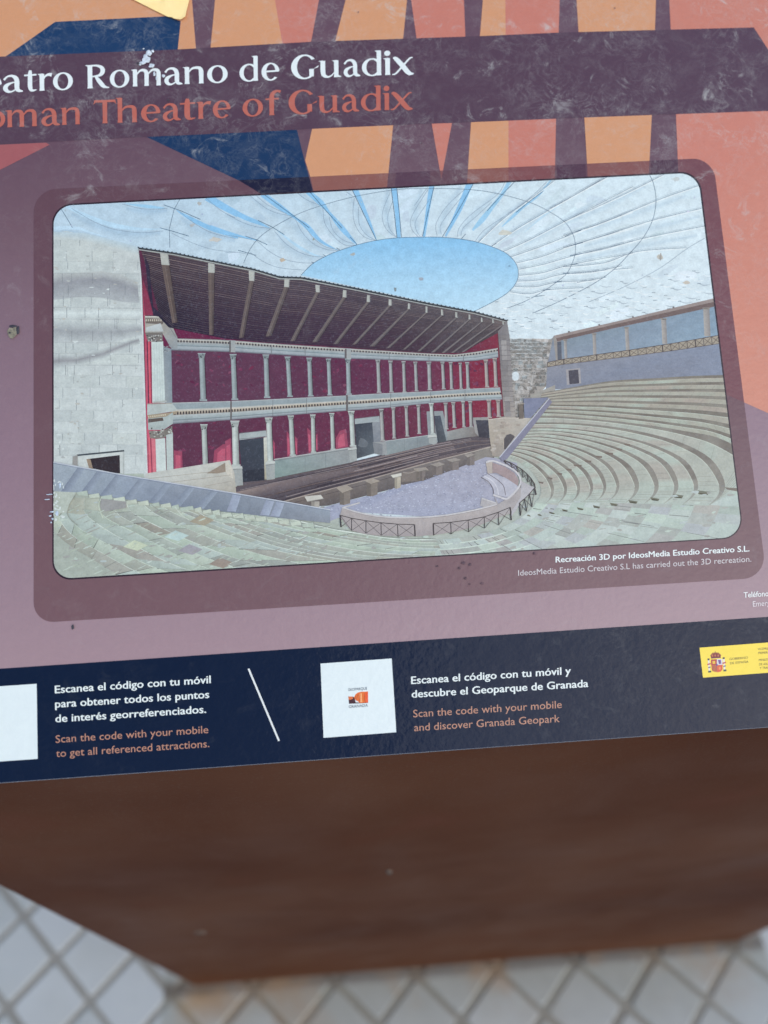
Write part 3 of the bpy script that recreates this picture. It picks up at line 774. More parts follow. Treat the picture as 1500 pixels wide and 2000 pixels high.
# ------------------------------------------------------------- foreground paving of seats
CX0, CY0 = 800, 936
pic.poly([(640, 1150), (640, 1005), (800, 1050), (960, 900), (1080, 780), (1500, 760), (1500, 1150)], (170, 182, 178))
def el(rx, deg):
    a = R_(deg); k_ = .46 + .0 * rx
    if deg < 90: return (CX0 + rx * math.cos(a), CY0 + 14 * math.cos(a) + rx * k_ * math.sin(a))
    t_ = min(1, (deg - 90) / 80)
    return (CX0 + rx * math.cos(a), CY0 + rx * (k_ + .0 * t_) * math.sin(a) - t_ * 20)
rads = [257, 279, 301, 325, 351, 379, 409, 443, 479, 519, 562, 612, 668, 730, 800, 880, 970, 1070]
PAL = [(172, 192, 186), (160, 176, 172), (186, 206, 198), (160, 158, 162), (150, 156, 156), (180, 198, 200), (168, 168, 166), (190, 204, 206), (170, 178, 188)]
pic.up(); pic.hold = True
pic.poly([(1040, 880), (1056, 958)] + [el(257, d) for d in range(10, 100, 10)] + [(600, 1040), (100, 985), (100, 1140), (1470, 1140), (1470, 860), (1300, 840)], (168, 182, 178))
pic.hold = False; pic.up(); pic.hold = True
for r_ in range(len(rads) - 1):
    a0, a1 = rads[r_], rads[r_ + 1]; d = rnd.uniform(-3, 2)
    nseg = 0
    while d < 176:
        st_ = rnd.uniform(3.5, 7) * 300 / a0 + 1.2
        q = []
        for k_ in range(3): q.append(el(a0, d + st_ * k_ / 2))
        for k_ in range(3): q.append(el(a1, d + st_ * (2 - k_) / 2))
        c = rnd.choice(PAL); c = mix(c, (172, 188, 184), rnd.uniform(.2, .7))
        if d > 100: c = mix(c, (180, 200, 186), .3)
        pic.poly(q, c); d += st_
pic.hold = False; pic.up(); pic.hold = True
for r_ in range(len(rads) - 1):
    a0, a1 = rads[r_], rads[r_ + 1]
    if True:
        lo, hi_ = (36, 172) if r_ < 4 else (72, 172)
        pts = [el(a1 - 1.5, d) for d in np.linspace(lo + 10, hi_, 30)]
        if r_ < 12: pic.line(pts, [0.4] + [rnd.uniform(1.4, 2.8) for _ in range(28)] + [0.4], (196, 214, 208))
    for _ in range(14 if r_ > 2 else 22):
        d = rnd.uniform(4, 172); L0 = el(a0 + 2, d); L1 = el(a1 - 3, d + rnd.uniform(-.4, .2))
        # joints lean like the paving courses
        L1 = (L1[0] + (8 if d > 90 else 4) * .2, L1[1])
        pic.line([L0, L1], rnd.uniform(.6, 1.2), rnd.choice([(120, 128, 126), (96, 100, 100), (140, 148, 146)]))
pic.hold = False
# shading of risers at the left end near the ramp
for r_ in range(3, 13):
    a0, a1 = rads[r_], rads[r_ + 1]
    A = [el(a0, d) for d in np.linspace(128, 172, 10)]; B = [el(a0 + (a1 - a0) * .35, d) for d in np.linspace(128, 172, 10)]
    cc = mix((150, 156, 154), (168, 180, 176), rnd.random()); pic.band(A, B, [(172, 188, 184)] * 2 + [cc] * 8)
# left part of the near seats: courses start at the ramp and run down to the right
KL = [[(96, 1010), (110, 1042), (146, 1072), (190, 1098), (222, 1118), (250, 1134), (280, 1150)],
      [(142, 972), (131, 998), (156, 1032), (218, 1066), (281, 1099), (335, 1120), (380, 1140)],
      [(194, 974), (204, 1008), (276, 1046), (348, 1085), (402, 1108), (460, 1124), (510, 1140)],
      [(247, 979), (262, 1003), (329, 1037), (396, 1066), (466, 1092), (540, 1110), (630, 1126)],
      [(310, 986), (353, 1008), (425, 1037), (530, 1072), (626, 1092), (710, 1102), (790, 1106)],
      [(380, 996), (420, 1010), (480, 1030), (559, 1056), (650, 1076), (740, 1087), (830, 1090)],
      [(468, 1003), (520, 1019), (590, 1036), (660, 1051), (740, 1063), (800, 1069), (860, 1071)],
      [(560, 1012), (600, 1022), (650, 1034), (700, 1042), (750, 1050), (800, 1054), (850, 1054)]]
CS = []
for i_ in range(len(KL) - 1):
    m_ = (2, 2, 2, 2, 3, 3, 3)[i_]
    for q in range(m_): CS.append(smooth([lerp(a, b, q / m_) for a, b in zip(KL[i_], KL[i_ + 1])], 8))
CS.append(smooth(KL[-1], 8))
pic.poly([(100, 960), (151, 962), (440, 1000), (645, 1022), (850, 1054), (850, 1100), (790, 1106), (630, 1126), (100, 1150)], (166, 178, 172))
PALL = [(184, 204, 190), (172, 190, 178), (196, 212, 200), (156, 158, 158), (148, 154, 154), (186, 204, 204), (164, 160, 156), (150, 142, 134), (176, 192, 196), (166, 180, 170)]
for i_ in range(len(CS) - 1):
    A, B = CS[i_], CS[i_ + 1]; n_ = len(A); q = 0
    while q < n_ - 1:
        e_ = min(n_ - 1, q + rnd.choice((5, 6, 7, 9)))
        c = mix(rnd.choice(PALL), (174, 190, 184), rnd.uniform(.35, .8))
        if q == 0: c = mix(c, (188, 200, 188), .5)
        pic.hold = False
        dk = tuple(v_ * .93 for v_ in c); seg = list(range(q, e_ + 1))
        pic.band([A[k_] for k_ in seg], [B[min(n_ - 1, k_ + 0)] for k_ in seg], [dk] * len(seg), [c] * len(seg))
        if e_ < n_ - 1 and rnd.random() < .8:
            p0, p1 = B[e_], A[e_]; 
            pic.line([p0, (p1[0] - (p0[0] - p1[0]) * .1, p1[1])], rnd.uniform(.5, 1.4), rnd.choice([(112, 118, 114), (132, 138, 134), (92, 96, 94)]))
        q = e_
    pic.curve(B[::4], [0.6] + [rnd.uniform(.6, 2.4) for _ in B[::4][1:-1]] + [.6], mix((196, 214, 202), (210, 224, 220), rnd.random()), 3)
    pic.curve([(x_ + .5, y_ - 1.4) for x_, y_ in B[::4]], [0.4] + [rnd.uniform(.2, 1.0) for _ in B[::4][1:-1]] + [.4], (134, 142, 138), 3)
pic.hold = False
CURLS = 1
pic.poly([(1036, 772), (1056, 764), (1084, 752), (1084, 790), (1048, 808), (1030, 830)], (158, 158, 154))
# ------------------------------------------------------------- seating, right
K = [[(1058, 768), (1130, 755), (1200, 744), (1284, 739), (1350, 735), (1413, 733), (1480, 731), (1500, 731), (1520, 731)],
     [(1052, 790), (1100, 791), (1170, 792), (1233, 795), (1300, 798), (1356, 801), (1430, 808), (1460, 814), (1490, 822)],
     [(1040, 812), (1100, 814), (1190, 822), (1273, 832), (1340, 843), (1400, 855), (1450, 880), (1470, 900), (1485, 930)],
     [(1030, 826), (1100, 826), (1180, 832), (1262, 846), (1332, 866), (1388, 897), (1414, 940), (1410, 966), (1384, 988)],
     [(1024, 836), (1090, 836), (1155, 842), (1212, 852), (1278, 870), (1338, 900), (1362, 941), (1357, 966), (1333, 986)],
     [(1000, 862), (1045, 859), (1092, 866), (1132, 877), (1168, 893), (1196, 915), (1209, 946), (1203, 966), (1184, 982)],
     [(978, 890), (997, 895), (1016, 904), (1033, 916), (1045, 930), (1053, 943), (1056, 958), (1053, 972), (1043, 983)]]
def arc(i, j, t):
    return smooth([lerp(a, b, t) for a, b in zip(K[i], K[j])], 4)
for i in range(6): 
    pic.band(smooth(K[i], 4), smooth(K[i + 1], 4), mix((146, 146, 138), (160, 170, 164), i / 5)); pic.hold = True
pic.hold = False
STEPS = [(0, 1, 5), (1, 2, 3), (2, 3, 1), (3, 4, 1), (4, 5, 4), (5, 6, 6)]
E_X = []
def tread(c0, c1, light, dark, seg, frac):
    n = len(c0)
    mid = [lerp(a, b, frac) for a, b in zip(c0, c1)]
    # seat tops broken into slabs
    cl = []; cd = []; k_ = 0; cur = light; curd = dark
    for i in range(n):
        if i % seg == 0:
            q = rnd.random(); cur = mix(light, rnd.choice([(186, 208, 200), (168, 160, 152), (172, 184, 176)]), q * .45); curd = mix(dark, rnd.choice([(96, 88, 82), (128, 130, 124)]), rnd.random() * .5)
        cl.append(cur); cd.append(curd)
    pic.band(c0, mid, cd); pic.hold = True; pic.band(mid, c1, cl); pic.hold = False
for (i, j, n) in STEPS:
    for s in range(n):
        c0, c1 = arc(i, j, s / n), arc(i, j, (s + 1) / n)
        if i == 0: lt, dk = (158, 158, 148), (128, 126, 118)
        elif i == 1: lt, dk = (160, 164, 154), (120, 118, 110)
        else: lt, dk = (166, 174, 168), (130, 129, 123)
        n_ = len(c0)
        # riser (dark) is widest in the middle and closes towards the tangent
        fr_ = [0.42 if i < 2 else 0.36 * (1 if q < n_ * .62 else max(0.02, 1 - (q - n_ * .62) / (n_ * .38))) for q in range(n_)]
        a_off = c0
        mid = [lerp(a, b, f_) for a, b, f_ in zip(c0, c1, fr_)]
        hi = [lerp(a, b, min(1, f_ + .16)) for a, b, f_ in zip(c0, c1, fr_)]
        cd, cl = [], []; cur = lt; curd = dk
        for q in range(n_):
            if q % 3 == 0 or rnd.random() < .15:
                cur = mix(lt, rnd.choice([(180, 204, 196), (170, 158, 152), (184, 190, 182)]), rnd.random() * .5)
                curd = mix(dk, rnd.choice([(98, 92, 86), (140, 140, 132)]), rnd.random() * .5)
            fd = 0 if i < 2 else max(0, (q - n_ * .7) / (n_ * .3))
            cl.append(mix(cur, (172, 188, 184), fd)); cd.append(mix(curd, (160, 170, 166), fd))
        pic.hold = False
        pic.band(mid, c1, cl); pic.hold = True; pic.band(c0, mid, cd); pic.hold = False
        pic.line(mid[:int(n_ * (.8 if i > 1 else 1))], 1.3 if i > 1 else .9, (186, 198, 190) if i > 0 else (170, 168, 158))
        pic.line(c0[:int(n_ * (.78 if i > 1 else 1))], 0.6, (124, 121, 115))
        for q in range(2, n_ - 1):
            if rnd.random() < .45: pic.hold = True; pic.line([lerp(mid[q], c1[q], .1), lerp(mid[q], c1[q], .95)], .5, (136, 140, 134)); pic.hold = False
# stair notches
for x0, x1, y0, y1 in ((975, 1070, 366, 402), (800, 880, 393, 427), (635, 705, 417, 446), (475, 545, 437, 465), (340, 400, 457, 483), (215, 270, 475, 500), (98, 150, 490, 513), (-12, 35, 503, 524), (-108, -62, 522, 542), (-190, -155, 540, 556), (-270, -235, 548, 560)):
    q = Z(1100, 860, [(x0, y0), (x1, y0 + 12), (x1 - (x1 - x0) * .16, y1), (x0 + (x1 - x0) * .16, y1 - 6)])
    pic.poly(q, (108, 112, 98)); pic.hold = True; pic.poly([(q[3][0] + 1, q[3][1] - 3), (q[2][0] - 1, q[2][1] - 3), q[2], q[3]], (124, 124, 108)); pic.hold = False
pic.poly(Z(1100, 860, [(1180, 345), (1290, 352), (1290, 378), (1200, 362)]), (118, 112, 104))
for x0, x1, y in ((1350, 1415, 98), (1280, 1335, 122), (1200, 1255, 155), (1120, 1185, 187), (1065, 1112, 217), (1000, 1042, 247), (930, 972, 280), (865, 905, 311), (1430, 1480, 68), (1490, 1540, 34)):
    pic.poly(Z(820, 860, [(x0, y - 9), (x1, y - 5), (x1 - 4, y + 9), (x0 + 12, y + 4)]), (112, 102, 94))
for i in range(240):
    x, y = rnd.uniform(112, 1430), rnd.uniform(960, 1120); pic.hold = False
    pic.blob(x, y, rnd.uniform(2, 9), rnd.uniform(.8, 3), mix((172, 186, 182), rnd.choice([(196, 220, 210), (150, 146, 148), (180, 196, 206)]), .45), 8, .4, -.1)
pic.hold = False
# seat shadows on the far right quadrant, long radial joints
for d in (20, 27, 33, 40, 47, 55, 63, 71):
    pts = [el(r0, d + rnd.uniform(-.6, .6)) for r0 in (300, 420, 560, 720)]
    for a, b in zip(pts[:-1], pts[1:]):
        if rnd.random() < .7: pic.line([lerp(a, b, .1), lerp(a, b, rnd.uniform(.5, .8))], .9, (118, 126, 128))

# ------------------------------------------------------------- stage floor and orchestra
pic.grad([(440, 968), (475, 940), (520, 936), (696, 900), (840, 866), (935, 850), (960, 856), (964, 880), (840, 906), (733, 936), (600, 972), (555, 984)], [(96, 90, 96)] * 3 + [(84, 78, 84)] * 9)
FT = [(456, 952), (520, 939), (696, 903), (840, 869), (935, 852), (957, 857)]; FB = [(540, 986), (600, 968), (733, 933), (840, 904), (920, 884), (962, 874)]
ft, fb = resample(FT, 14), resample(FB, 14)
for i in range(46):
    t0 = (i + .3) / 46; a = [lerp(p, q, t0) for p, q in zip(ft, fb)]
    s0 = rnd.randint(0, 8); s1 = min(13, s0 + rnd.randint(3, 8))
    pic.hold = False
    if i % 7 == 0: s0, s1 = 0, rnd.randint(6, 13)
    pic.line(a[s0:s1 + 1], rnd.uniform(.6, 1.7), rnd.choice([(134, 124, 128), (62, 56, 62), (120, 110, 110), (70, 64, 70), (150, 142, 144), (104, 92, 90)]))
pic.hold = False
pic.grad([(455, 963), (560, 938), (700, 912), (690, 922), (540, 962), (500, 972)], [(150, 138, 134), (124, 114, 116), (108, 100, 104), (104, 96, 100), (118, 108, 110), (96, 90, 96)])
# front wall of the stage
pic.band([(555, 979), (600, 967), (733, 934), (840, 904), (920, 884), (962, 874)], [(600, 990), (640, 988), (740, 962), (840, 936), (925, 906), (966, 897)], [(116, 108, 104)] * 2 + [(118, 114, 114)] * 4, [(96, 92, 92)] * 6)
pic.line([(553, 980), (600, 967), (733, 933), (840, 903), (920, 883), (962, 872)], 2.0, (160, 152, 146)); pic.line([(570, 983), (640, 965), (733, 941), (840, 911)], .8, (80, 74, 74))
pic.poly(Z(820, 860, [(400, 90), (525, 48), (560, 60), (560, 120), (400, 152)]), (132, 130, 126)); pic.line(Z(820, 860, [(330, 100), (525, 48)]), 1.6, (170, 166, 160))
# gravel of the orchestra
pic.grad([(627, 993), (672, 980), (748, 962), (784, 948), (830, 938), (868, 924), (898, 913), (948, 893), (968, 895), (1010, 905), (1010, 960), (975, 985), (880, 1004), (840, 1010), (780, 1006), (690, 1000), (645, 1018)],
         [(158, 166, 190), (160, 168, 192), (150, 158, 184), (160, 168, 192), (152, 160, 186), (158, 164, 186)] + [(160, 164, 184)] * 6 + [(158, 166, 190)] * 5)
for i in range(1500):
    x, y = rnd.uniform(632, 1000), rnd.uniform(900, 1008)
    if y < 990 - (x - 640) * .30 or x + y > 1950 or (x < 670 and y < 985): continue
    b_ = max(0, 1 - abs((y - (966 - (x - 735) * .17)) / 7)) * (700 < x < 900) + max(0, 1 - abs((y - (994 - (x - 700) * .06)) / 6)) * (690 < x < 890)
    c = mix(rnd.choice([(186, 196, 220), (132, 138, 164), (172, 180, 204), (146, 152, 176)]), (208, 218, 238), min(1, b_ * .9))
    pic.blob(x, y, rnd.uniform(.7, 2.2), rnd.uniform(.4, 1.0), c, 5, .3)
# pier blocks along the stage front
def pier(slab, body, ca=(158, 152, 144), cb=(128, 122, 116), o=(440, 860)):
    b = Z(*o, body); pic.poly(b, cb); pic.hold = True
    x0 = min(p[0] for p in b); x1 = max(p[0] for p in b); y0 = min(p[1] for p in b); y1 = max(p[1] for p in b)
    pic.hold = False
    pic.poly([(x0, y0), (x0 + (x1 - x0) * .4, y0), (x0 + (x1 - x0) * .4, y1), (x0, y1 - 1)], tuple(v_ * .86 for v_ in cb))
    pic.poly(Z(*o, slab), ca); q = Z(*o, slab); pic.line([q[3], q[2]], 1.3, tuple(v_ * .74 for v_ in ca))
pier([(580, 412), (700, 400), (720, 428), (602, 450)], [(630, 448), (690, 448), (690, 497), (637, 490)], (196, 198, 194), (168, 166, 160))
pier([(812, 350), (890, 328), (938, 358), (860, 388)], [(838, 375), (915, 370), (915, 462), (872, 475), (840, 455)])
pier([(1018, 297), (1080, 280), (1138, 300), (1070, 322)], [(1035, 315), (1115, 310), (1115, 397), (1075, 412), (1035, 395)])
pier([(1210, 256), (1290, 240), (1312, 258), (1230, 277)], [(1240, 274), (1285, 268), (1285, 347), (1250, 357)], (204, 206, 200), (176, 172, 160))
pier([(1378, 208), (1468, 198), (1492, 222), (1400, 232)], [(1400, 228), (1455, 225), (1455, 298), (1400, 300)])
pic.poly(Z(440, 860, [(1290, 240), (1400, 215), (1400, 300), (1290, 305)]), (122, 116, 112)); pic.curve(Z(440, 860, [(1300, 236), (1350, 240), (1400, 222)]), 2, (150, 144, 138))
for s, b in (([(-10, 200), (45, 207), (50, 220), (-10, 232)], [(0, 228), (40, 225), (40, 262), (0, 300)]), ([(75, 178), (140, 160), (188, 177), (130, 197)], [(88, 190), (165, 185), (165, 250), (110, 259)]),
             ([(193, 143), (260, 130), (306, 146), (238, 162)], [(208, 150), (285, 150), (285, 216), (232, 222)]), ([(325, 108), (380, 96), (406, 110), (350, 127)], [(342, 120), (400, 115), (400, 180), (352, 187)])):
    pier(s, b, (150, 146, 142), (126, 120, 118), (820, 860))
# curved parapet
PT = Z(440, 860, [(858, 492), (940, 520), (1020, 540), (1110, 556), (1200, 564), (1300, 568), (1400, 566)]) + Z(820, 860, [(90, 560), (200, 548), (320, 528), (430, 505), (520, 482), (572, 466)])
PB = Z(440, 860, [(836, 560), (920, 660), (1010, 685), (1110, 698), (1200, 702), (1300, 704), (1400, 704)]) + Z(820, 860, [(90, 696), (200, 680), (320, 655), (430, 625), (520, 590), (590, 560)])
pic.band(PT, PB, [(172, 168, 170)] * 13, [(160, 156, 160)] * 13)
pic.line(PT, 2.6, (196, 198, 204)); pic.line([(a, b + 2) for a, b in PT], .7, (140, 138, 142))
pic.line(Z(440, 860, [(858, 495), (985, 458)]), 2.6, (192, 194, 200)); pic.line(Z(820, 860, [(572, 466), (450, 425)]), 2.6, (192, 194, 200))
pic.poly(Z(820, 860, [(450, 430), (560, 468), (470, 492), (440, 480)]), (172, 172, 178))
# right wing of the parapet with its seats
pic.poly(Z(820, 860, [(530, 245), (500, 245), (450, 272), (530, 340), (542, 395), (600, 410), (650, 418), (720, 340), (640, 280)]), (178, 182, 198))
pic.curve(Z(820, 860, [(448, 272), (500, 305), (532, 350), (540, 392)]), 1.4, (108, 104, 112)); pic.curve(Z(820, 860, [(498, 247), (565, 290), (610, 335), (626, 405)]), 1.4, (112, 108, 116))
pic.curve(Z(820, 860, [(470, 262), (530, 300), (562, 345), (575, 400)]), 2.2, (196, 200, 214))
pic.grad(Z(820, 860, [(532, 165), (620, 195), (690, 240), (722, 290), (716, 335), (640, 285), (560, 240), (530, 240)]), [(158, 144, 148)] * 8)
pic.poly(Z(820, 860, [(482, 165), (530, 155), (530, 242), (495, 246)]), (176, 170, 166))
pic.poly(Z(820, 860, [(572, 468), (630, 432), (700, 390), (735, 340), (748, 400), (722, 455), (690, 500), (655, 540), (590, 560), (540, 402)]), (164, 162, 166))
pic.curve(Z(820, 860, [(482, 163), (530, 152), (600, 175), (670, 208), (718, 250), (736, 300), (722, 345), (680, 395), (632, 430), (580, 415), (535, 400)]), 3.6, (196, 198, 206))
pic.poly(Z(820, 860, [(742, 300), (800, 330), (838, 348), (800, 400), (745, 440), (700, 520), (665, 560), (672, 520), (735, 420)]), (176, 178, 186))
# railings
def rail(tops, bots, cols=(62, 58, 58), w=1.6):
    for i in range(len(tops) - 1):
        pic.line([tops[i], bots[i + 1]], .9, (84, 80, 80)); pic.line([bots[i], tops[i + 1]], .9, (84, 80, 80))
    pic.line(tops, 1.5, cols)
    for i, (a, b) in enumerate(zip(tops, bots)): pic.line([a, b], w * (1.7 if i in (0, len(tops) - 1) else 1), cols)
rail(Z(440, 860, [(842, 550), (925, 572), (1030, 590), (1140, 605), (1260, 615), (1385, 618)]), Z(440, 860, [(848, 637), (925, 662), (1030, 682), (1142, 697), (1265, 705), (1390, 704)]))
rail(Z(820, 860, [(97, 610), (225, 602), (352, 585), (470, 562), (572, 528), (660, 492)]), Z(820, 860, [(100, 697), (228, 688), (357, 672), (473, 645), (577, 622), (668, 586)]))
rail(Z(820, 860, [(728, 460), (765, 430), (800, 395), (838, 350)]), Z(820, 860, [(735, 553), (780, 522), (820, 490), (850, 400)]))
rail(Z(820, 860, [(612, 148), (660, 165), (705, 190), (745, 215), (785, 250), (815, 285), (838, 320)]), Z(820, 860, [(630, 172), (675, 205), (715, 235), (755, 275), (790, 310), (815, 338), (842, 352)]), (66, 60, 56), 1.3)

# ------------------------------------------------------------- the stage building
CT = [(335, 661), (440, 664), (528, 671), (667, 680), (747, 685), (840, 691), (897, 693), (972, 680)]      # upper cornice top
CB = [(335, 685), (447, 688), (515, 692), (675, 701), (736, 703), (840, 706), (911, 708), (973, 699)]      # its lower edge
MT = [(335, 787), (449, 784), (515, 781), (675, 773), (736, 769), (840, 765), (911, 760), (976, 757)]      # middle band top
MB_ = [(335, 829), (453, 821), (520, 815), (677, 803), (741, 799), (840, 788), (911, 784), (981, 781)]      # middle band lower edge
PT2 = [(335, 915), (453, 912), (531, 896), (680, 875), (749, 861), (840, 851), (908, 835), (986, 812)]
MAG = (97, 57, 79)
pic.poly([(276, 505), (345, 640), (905, 688), (973, 647), (988, 812), (953, 822), (905, 842), (700, 880), (540, 902), (440, 925), (289, 925)], (104, 46, 74))
pic.grad([(275, 510), (297, 560), (312, 640), (335, 925), (289, 925), (282, 640)], [(142, 66, 90), (110, 48, 72), (104, 44, 70), (120, 50, 80), (200, 100, 124), (178, 84, 106)])
pic.grad([(620, 640), (905, 690), (973, 648), (976, 690), (905, 697), (640, 682)], [(84, 40, 64), (104, 44, 64), (128, 50, 68), (128, 50, 68), (96, 40, 62), (84, 40, 64)])
pic.band(CB, MT, [(96, 62, 83), (97, 63, 84), (96, 62, 83), (94, 54, 77), (98, 54, 79), (102, 54, 77), (122, 42, 66), (128, 44, 62)])
pic.band(MB_, PT2, [(95, 57, 77), (95, 57, 77), (98, 55, 77), (102, 52, 75), (100, 54, 73), (104, 51, 71), (122, 40, 64), (128, 42, 60)])
pic.poly([(970, 648), (975, 646), (989, 812), (978, 812)], (120, 52, 66))
# mottled plaster
for i in range(220):
    x = rnd.uniform(338, 970); up_ = rnd.random() < .5
    a, b = (at_x(CB, x) + 2, at_x(MT, x) - 2) if up_ else (at_x(MB_, x) + 2, at_x(PT2, x) - 2)
    y = rnd.uniform(a, b); pic.hold = False
    pic.blob(x, y, rnd.uniform(1.5, 6), rnd.uniform(1, 3.5), mix((112, 48, 80), rnd.choice([(128, 86, 106), (84, 42, 66), (116, 60, 80)]), rnd.uniform(.3, .8)), 7, .4, rnd.uniform(-1, 1))
pic.hold = False
for p in ([(340, 880), (356, 882), (357, 917), (340, 919)], [(419, 880), (436, 868), (449, 868), (450, 905), (416, 912)], [(440, 862), (451, 856), (454, 912), (440, 915)], [(532, 856), (537, 866), (537, 896), (532, 897)],
          [(560, 842), (566, 850), (568, 891), (561, 892)], [(576, 852), (581, 858), (581, 888), (577, 889)], [(600, 836), (607, 842), (609, 884), (603, 886)], [(615, 852), (620, 848), (621, 880), (616, 882)],
          [(656, 856), (664, 842), (676, 838), (680, 873), (656, 878)]):
    pic.poly(p, (150, 76, 100)); pic.hold = True; pic.hold = False
    cxm = sum(a[0] for a in p) / len(p); cym = sum(a[1] for a in p) / len(p)
    pic.poly([(cxm + (a - cxm) * .6, cym + (b - cym) * .7 + 3) for a, b in p], (182, 94, 118))
# stage-wall base
pic.grad([(537, 899), (680, 876), (684, 904), (537, 934)], [(136, 156, 158), (150, 156, 160), (146, 154, 158), (128, 150, 148)]); pic.line([(534, 898), (681, 875)], 1.8, (178, 186, 188)); pic.line([(534, 901), (681, 878)], .8, (110, 118, 122))
pic.grad([(752, 862), (840, 850), (847, 867), (752, 890)], [(140, 152, 158), (134, 148, 154), (128, 138, 144), (136, 150, 154)]); pic.line([(752, 862), (842, 850)], 1.5, (168, 178, 182))
pic.grad([(873, 843), (908, 835), (935, 833), (935, 852), (908, 855), (873, 861)], [(146, 152, 154), (140, 142, 142), (120, 114, 112), (112, 106, 104), (134, 136, 136), (140, 146, 148)])
for x in (596, 636, 790, 815): pic.line([(x, at_x([(537, 899), (684, 876), (752, 862), (847, 850)], x) + 2), (x, at_x([(537, 934), (684, 904), (752, 889), (847, 867)], x) - 1)], .7, (116, 126, 130))
# doors
pic.poly([(467, 847), (520, 841), (521, 853), (467, 860)], (166, 178, 182)); pic.line([(467, 847), (520, 841)], 1.2, (120, 126, 132)); pic.line([(467, 858), (518, 853)], 1, (104, 110, 118))
pic.grad([(467, 860), (516, 855), (517, 938), (474, 941)], [(66, 72, 82), (66, 74, 84), (60, 66, 76), (62, 66, 76)]); pic.poly([(475, 920), (517, 915), (517, 938), (475, 942)], (52, 56, 64))
pic.grad([(515, 855), (522, 854), (523, 936), (517, 937)], [(206, 212, 206), (196, 202, 200), (170, 168, 150), (160, 156, 140)])
pic.poly([(689, 819), (741, 813), (742, 824), (691, 830)], (158, 170, 176)); pic.line([(689, 819), (741, 813)], 1, (120, 128, 134))
pic.grad([(692, 829), (728, 825), (731, 886), (697, 896)], [(60, 66, 76), (70, 78, 88), (96, 106, 114), (72, 78, 84)]); pic.blob(708, 866, 10, 9, (104, 112, 120), 10, .3)
pic.grad([(727, 826), (742, 824), (744, 866), (730, 866)], [(140, 148, 156)] * 2 + [(122, 130, 140)] * 2); pic.poly([(728, 864), (754, 862), (756, 887), (747, 890), (731, 886)], (150, 156, 160)); pic.poly([(728, 864), (747, 868), (747, 890), (731, 886)], (126, 132, 138))
pic.poly([(833, 804), (865, 803), (874, 846), (872, 862), (836, 850)], (140, 150, 156)); pic.grad([(847, 813), (860, 812), (872, 862), (855, 865)], [(64, 70, 82), (72, 80, 92), (84, 92, 98), (70, 76, 82)])
pic.poly([(922, 816), (954, 815), (958, 830), (935, 832), (936, 854), (928, 846)], (148, 150, 152)); pic.grad([(929, 821), (954, 821), (955, 856), (935, 854)], [(66, 68, 78)] * 2 + [(58, 58, 66)] * 2)
# cornices
MOULD = [(0, (118, 116, 118)), (.10, (186, 192, 192)), (.17, (176, 176, 170)), (.24, (150, 148, 144)), (.34, (164, 172, 176)), (.55, (150, 166, 174)), (.60, (112, 128, 138)), (.66, (166, 178, 186)), (.85, (154, 166, 176)), (.93, (120, 128, 138)), (1, (104, 100, 112))]
def mould(T_, B_, prof, n=16, dent=(.15, .32), nd=110, dcol=((196, 196, 186), (72, 70, 74))):
    t_, b_ = resample(T_, n), resample(B_, n)
    pic.up(); pic.hold = True
    for (f0, c0), (f1, c1) in zip(prof[:-1], prof[1:]):
        pic.band([lerp(p, q, f0) for p, q in zip(t_, b_)], [lerp(p, q, f1) for p, q in zip(t_, b_)], c0, c1)
    pic.hold = False; pic.up(); pic.hold = True
    T2, B2 = resample(t_, nd * 2), resample(b_, nd * 2)
    for i in range(0, nd * 2 - 1, 2):
        pic.poly([lerp(T2[i], B2[i], dent[0]), lerp(T2[i + 1], B2[i + 1], dent[0]), lerp(T2[i + 1], B2[i + 1], dent[1]), lerp(T2[i], B2[i], dent[1])], dcol[1])
    pic.hold = False
mould(CT, CB, MOULD)
MID = [(0, (186, 194, 196)), (.05, (150, 164, 172)), (.30, (144, 160, 168)), (.34, (186, 190, 190)), (.42, (192, 188, 176)), (.44, (186, 180, 168)), (.56, (150, 142, 132)), (.60, (176, 186, 190)), (.78, (156, 172, 178)), (.82, (116, 128, 136)), (.86, (160, 172, 180)), (.96, (130, 138, 148)), (1, (92, 76, 90))]
mould(MT, MB_, MID, dent=(.43, .57), nd=116, dcol=(0, (66, 62, 62)))
for x in (530, 596, 675, 760, 838, 905): 
    pic.line([(x, at_x(CT, x) + 3), (x, at_x(CB, x))], 1.1 if x != 675 else 4, (110, 114, 120)); pic.line([(x + 3, at_x(MT, x) + 1), (x + 3, at_x(MB_, x) - 1)], 1.0 if x != 675 else 4, (112, 116, 122))
for x in (450, 676): pic.poly([(x - 2, at_x(CT, x)), (x + 10, at_x(CT, x + 10)), (x + 10, at_x(CB, x + 10)), (x - 2, at_x(CB, x))], (158, 166, 170)); pic.poly([(x - 2, at_x(CT, x) + 1), (x + 1, at_x(CT, x) + 1), (x + 1, at_x(CB, x)), (x - 2, at_x(CB, x))], (100, 98, 100))
for x in (452, 678): pic.poly([(x - 2, at_x(MT, x)), (x + 1, at_x(MT, x)), (x + 1, at_x(MB_, x)), (x - 2, at_x(MB_, x))], (104, 100, 100))
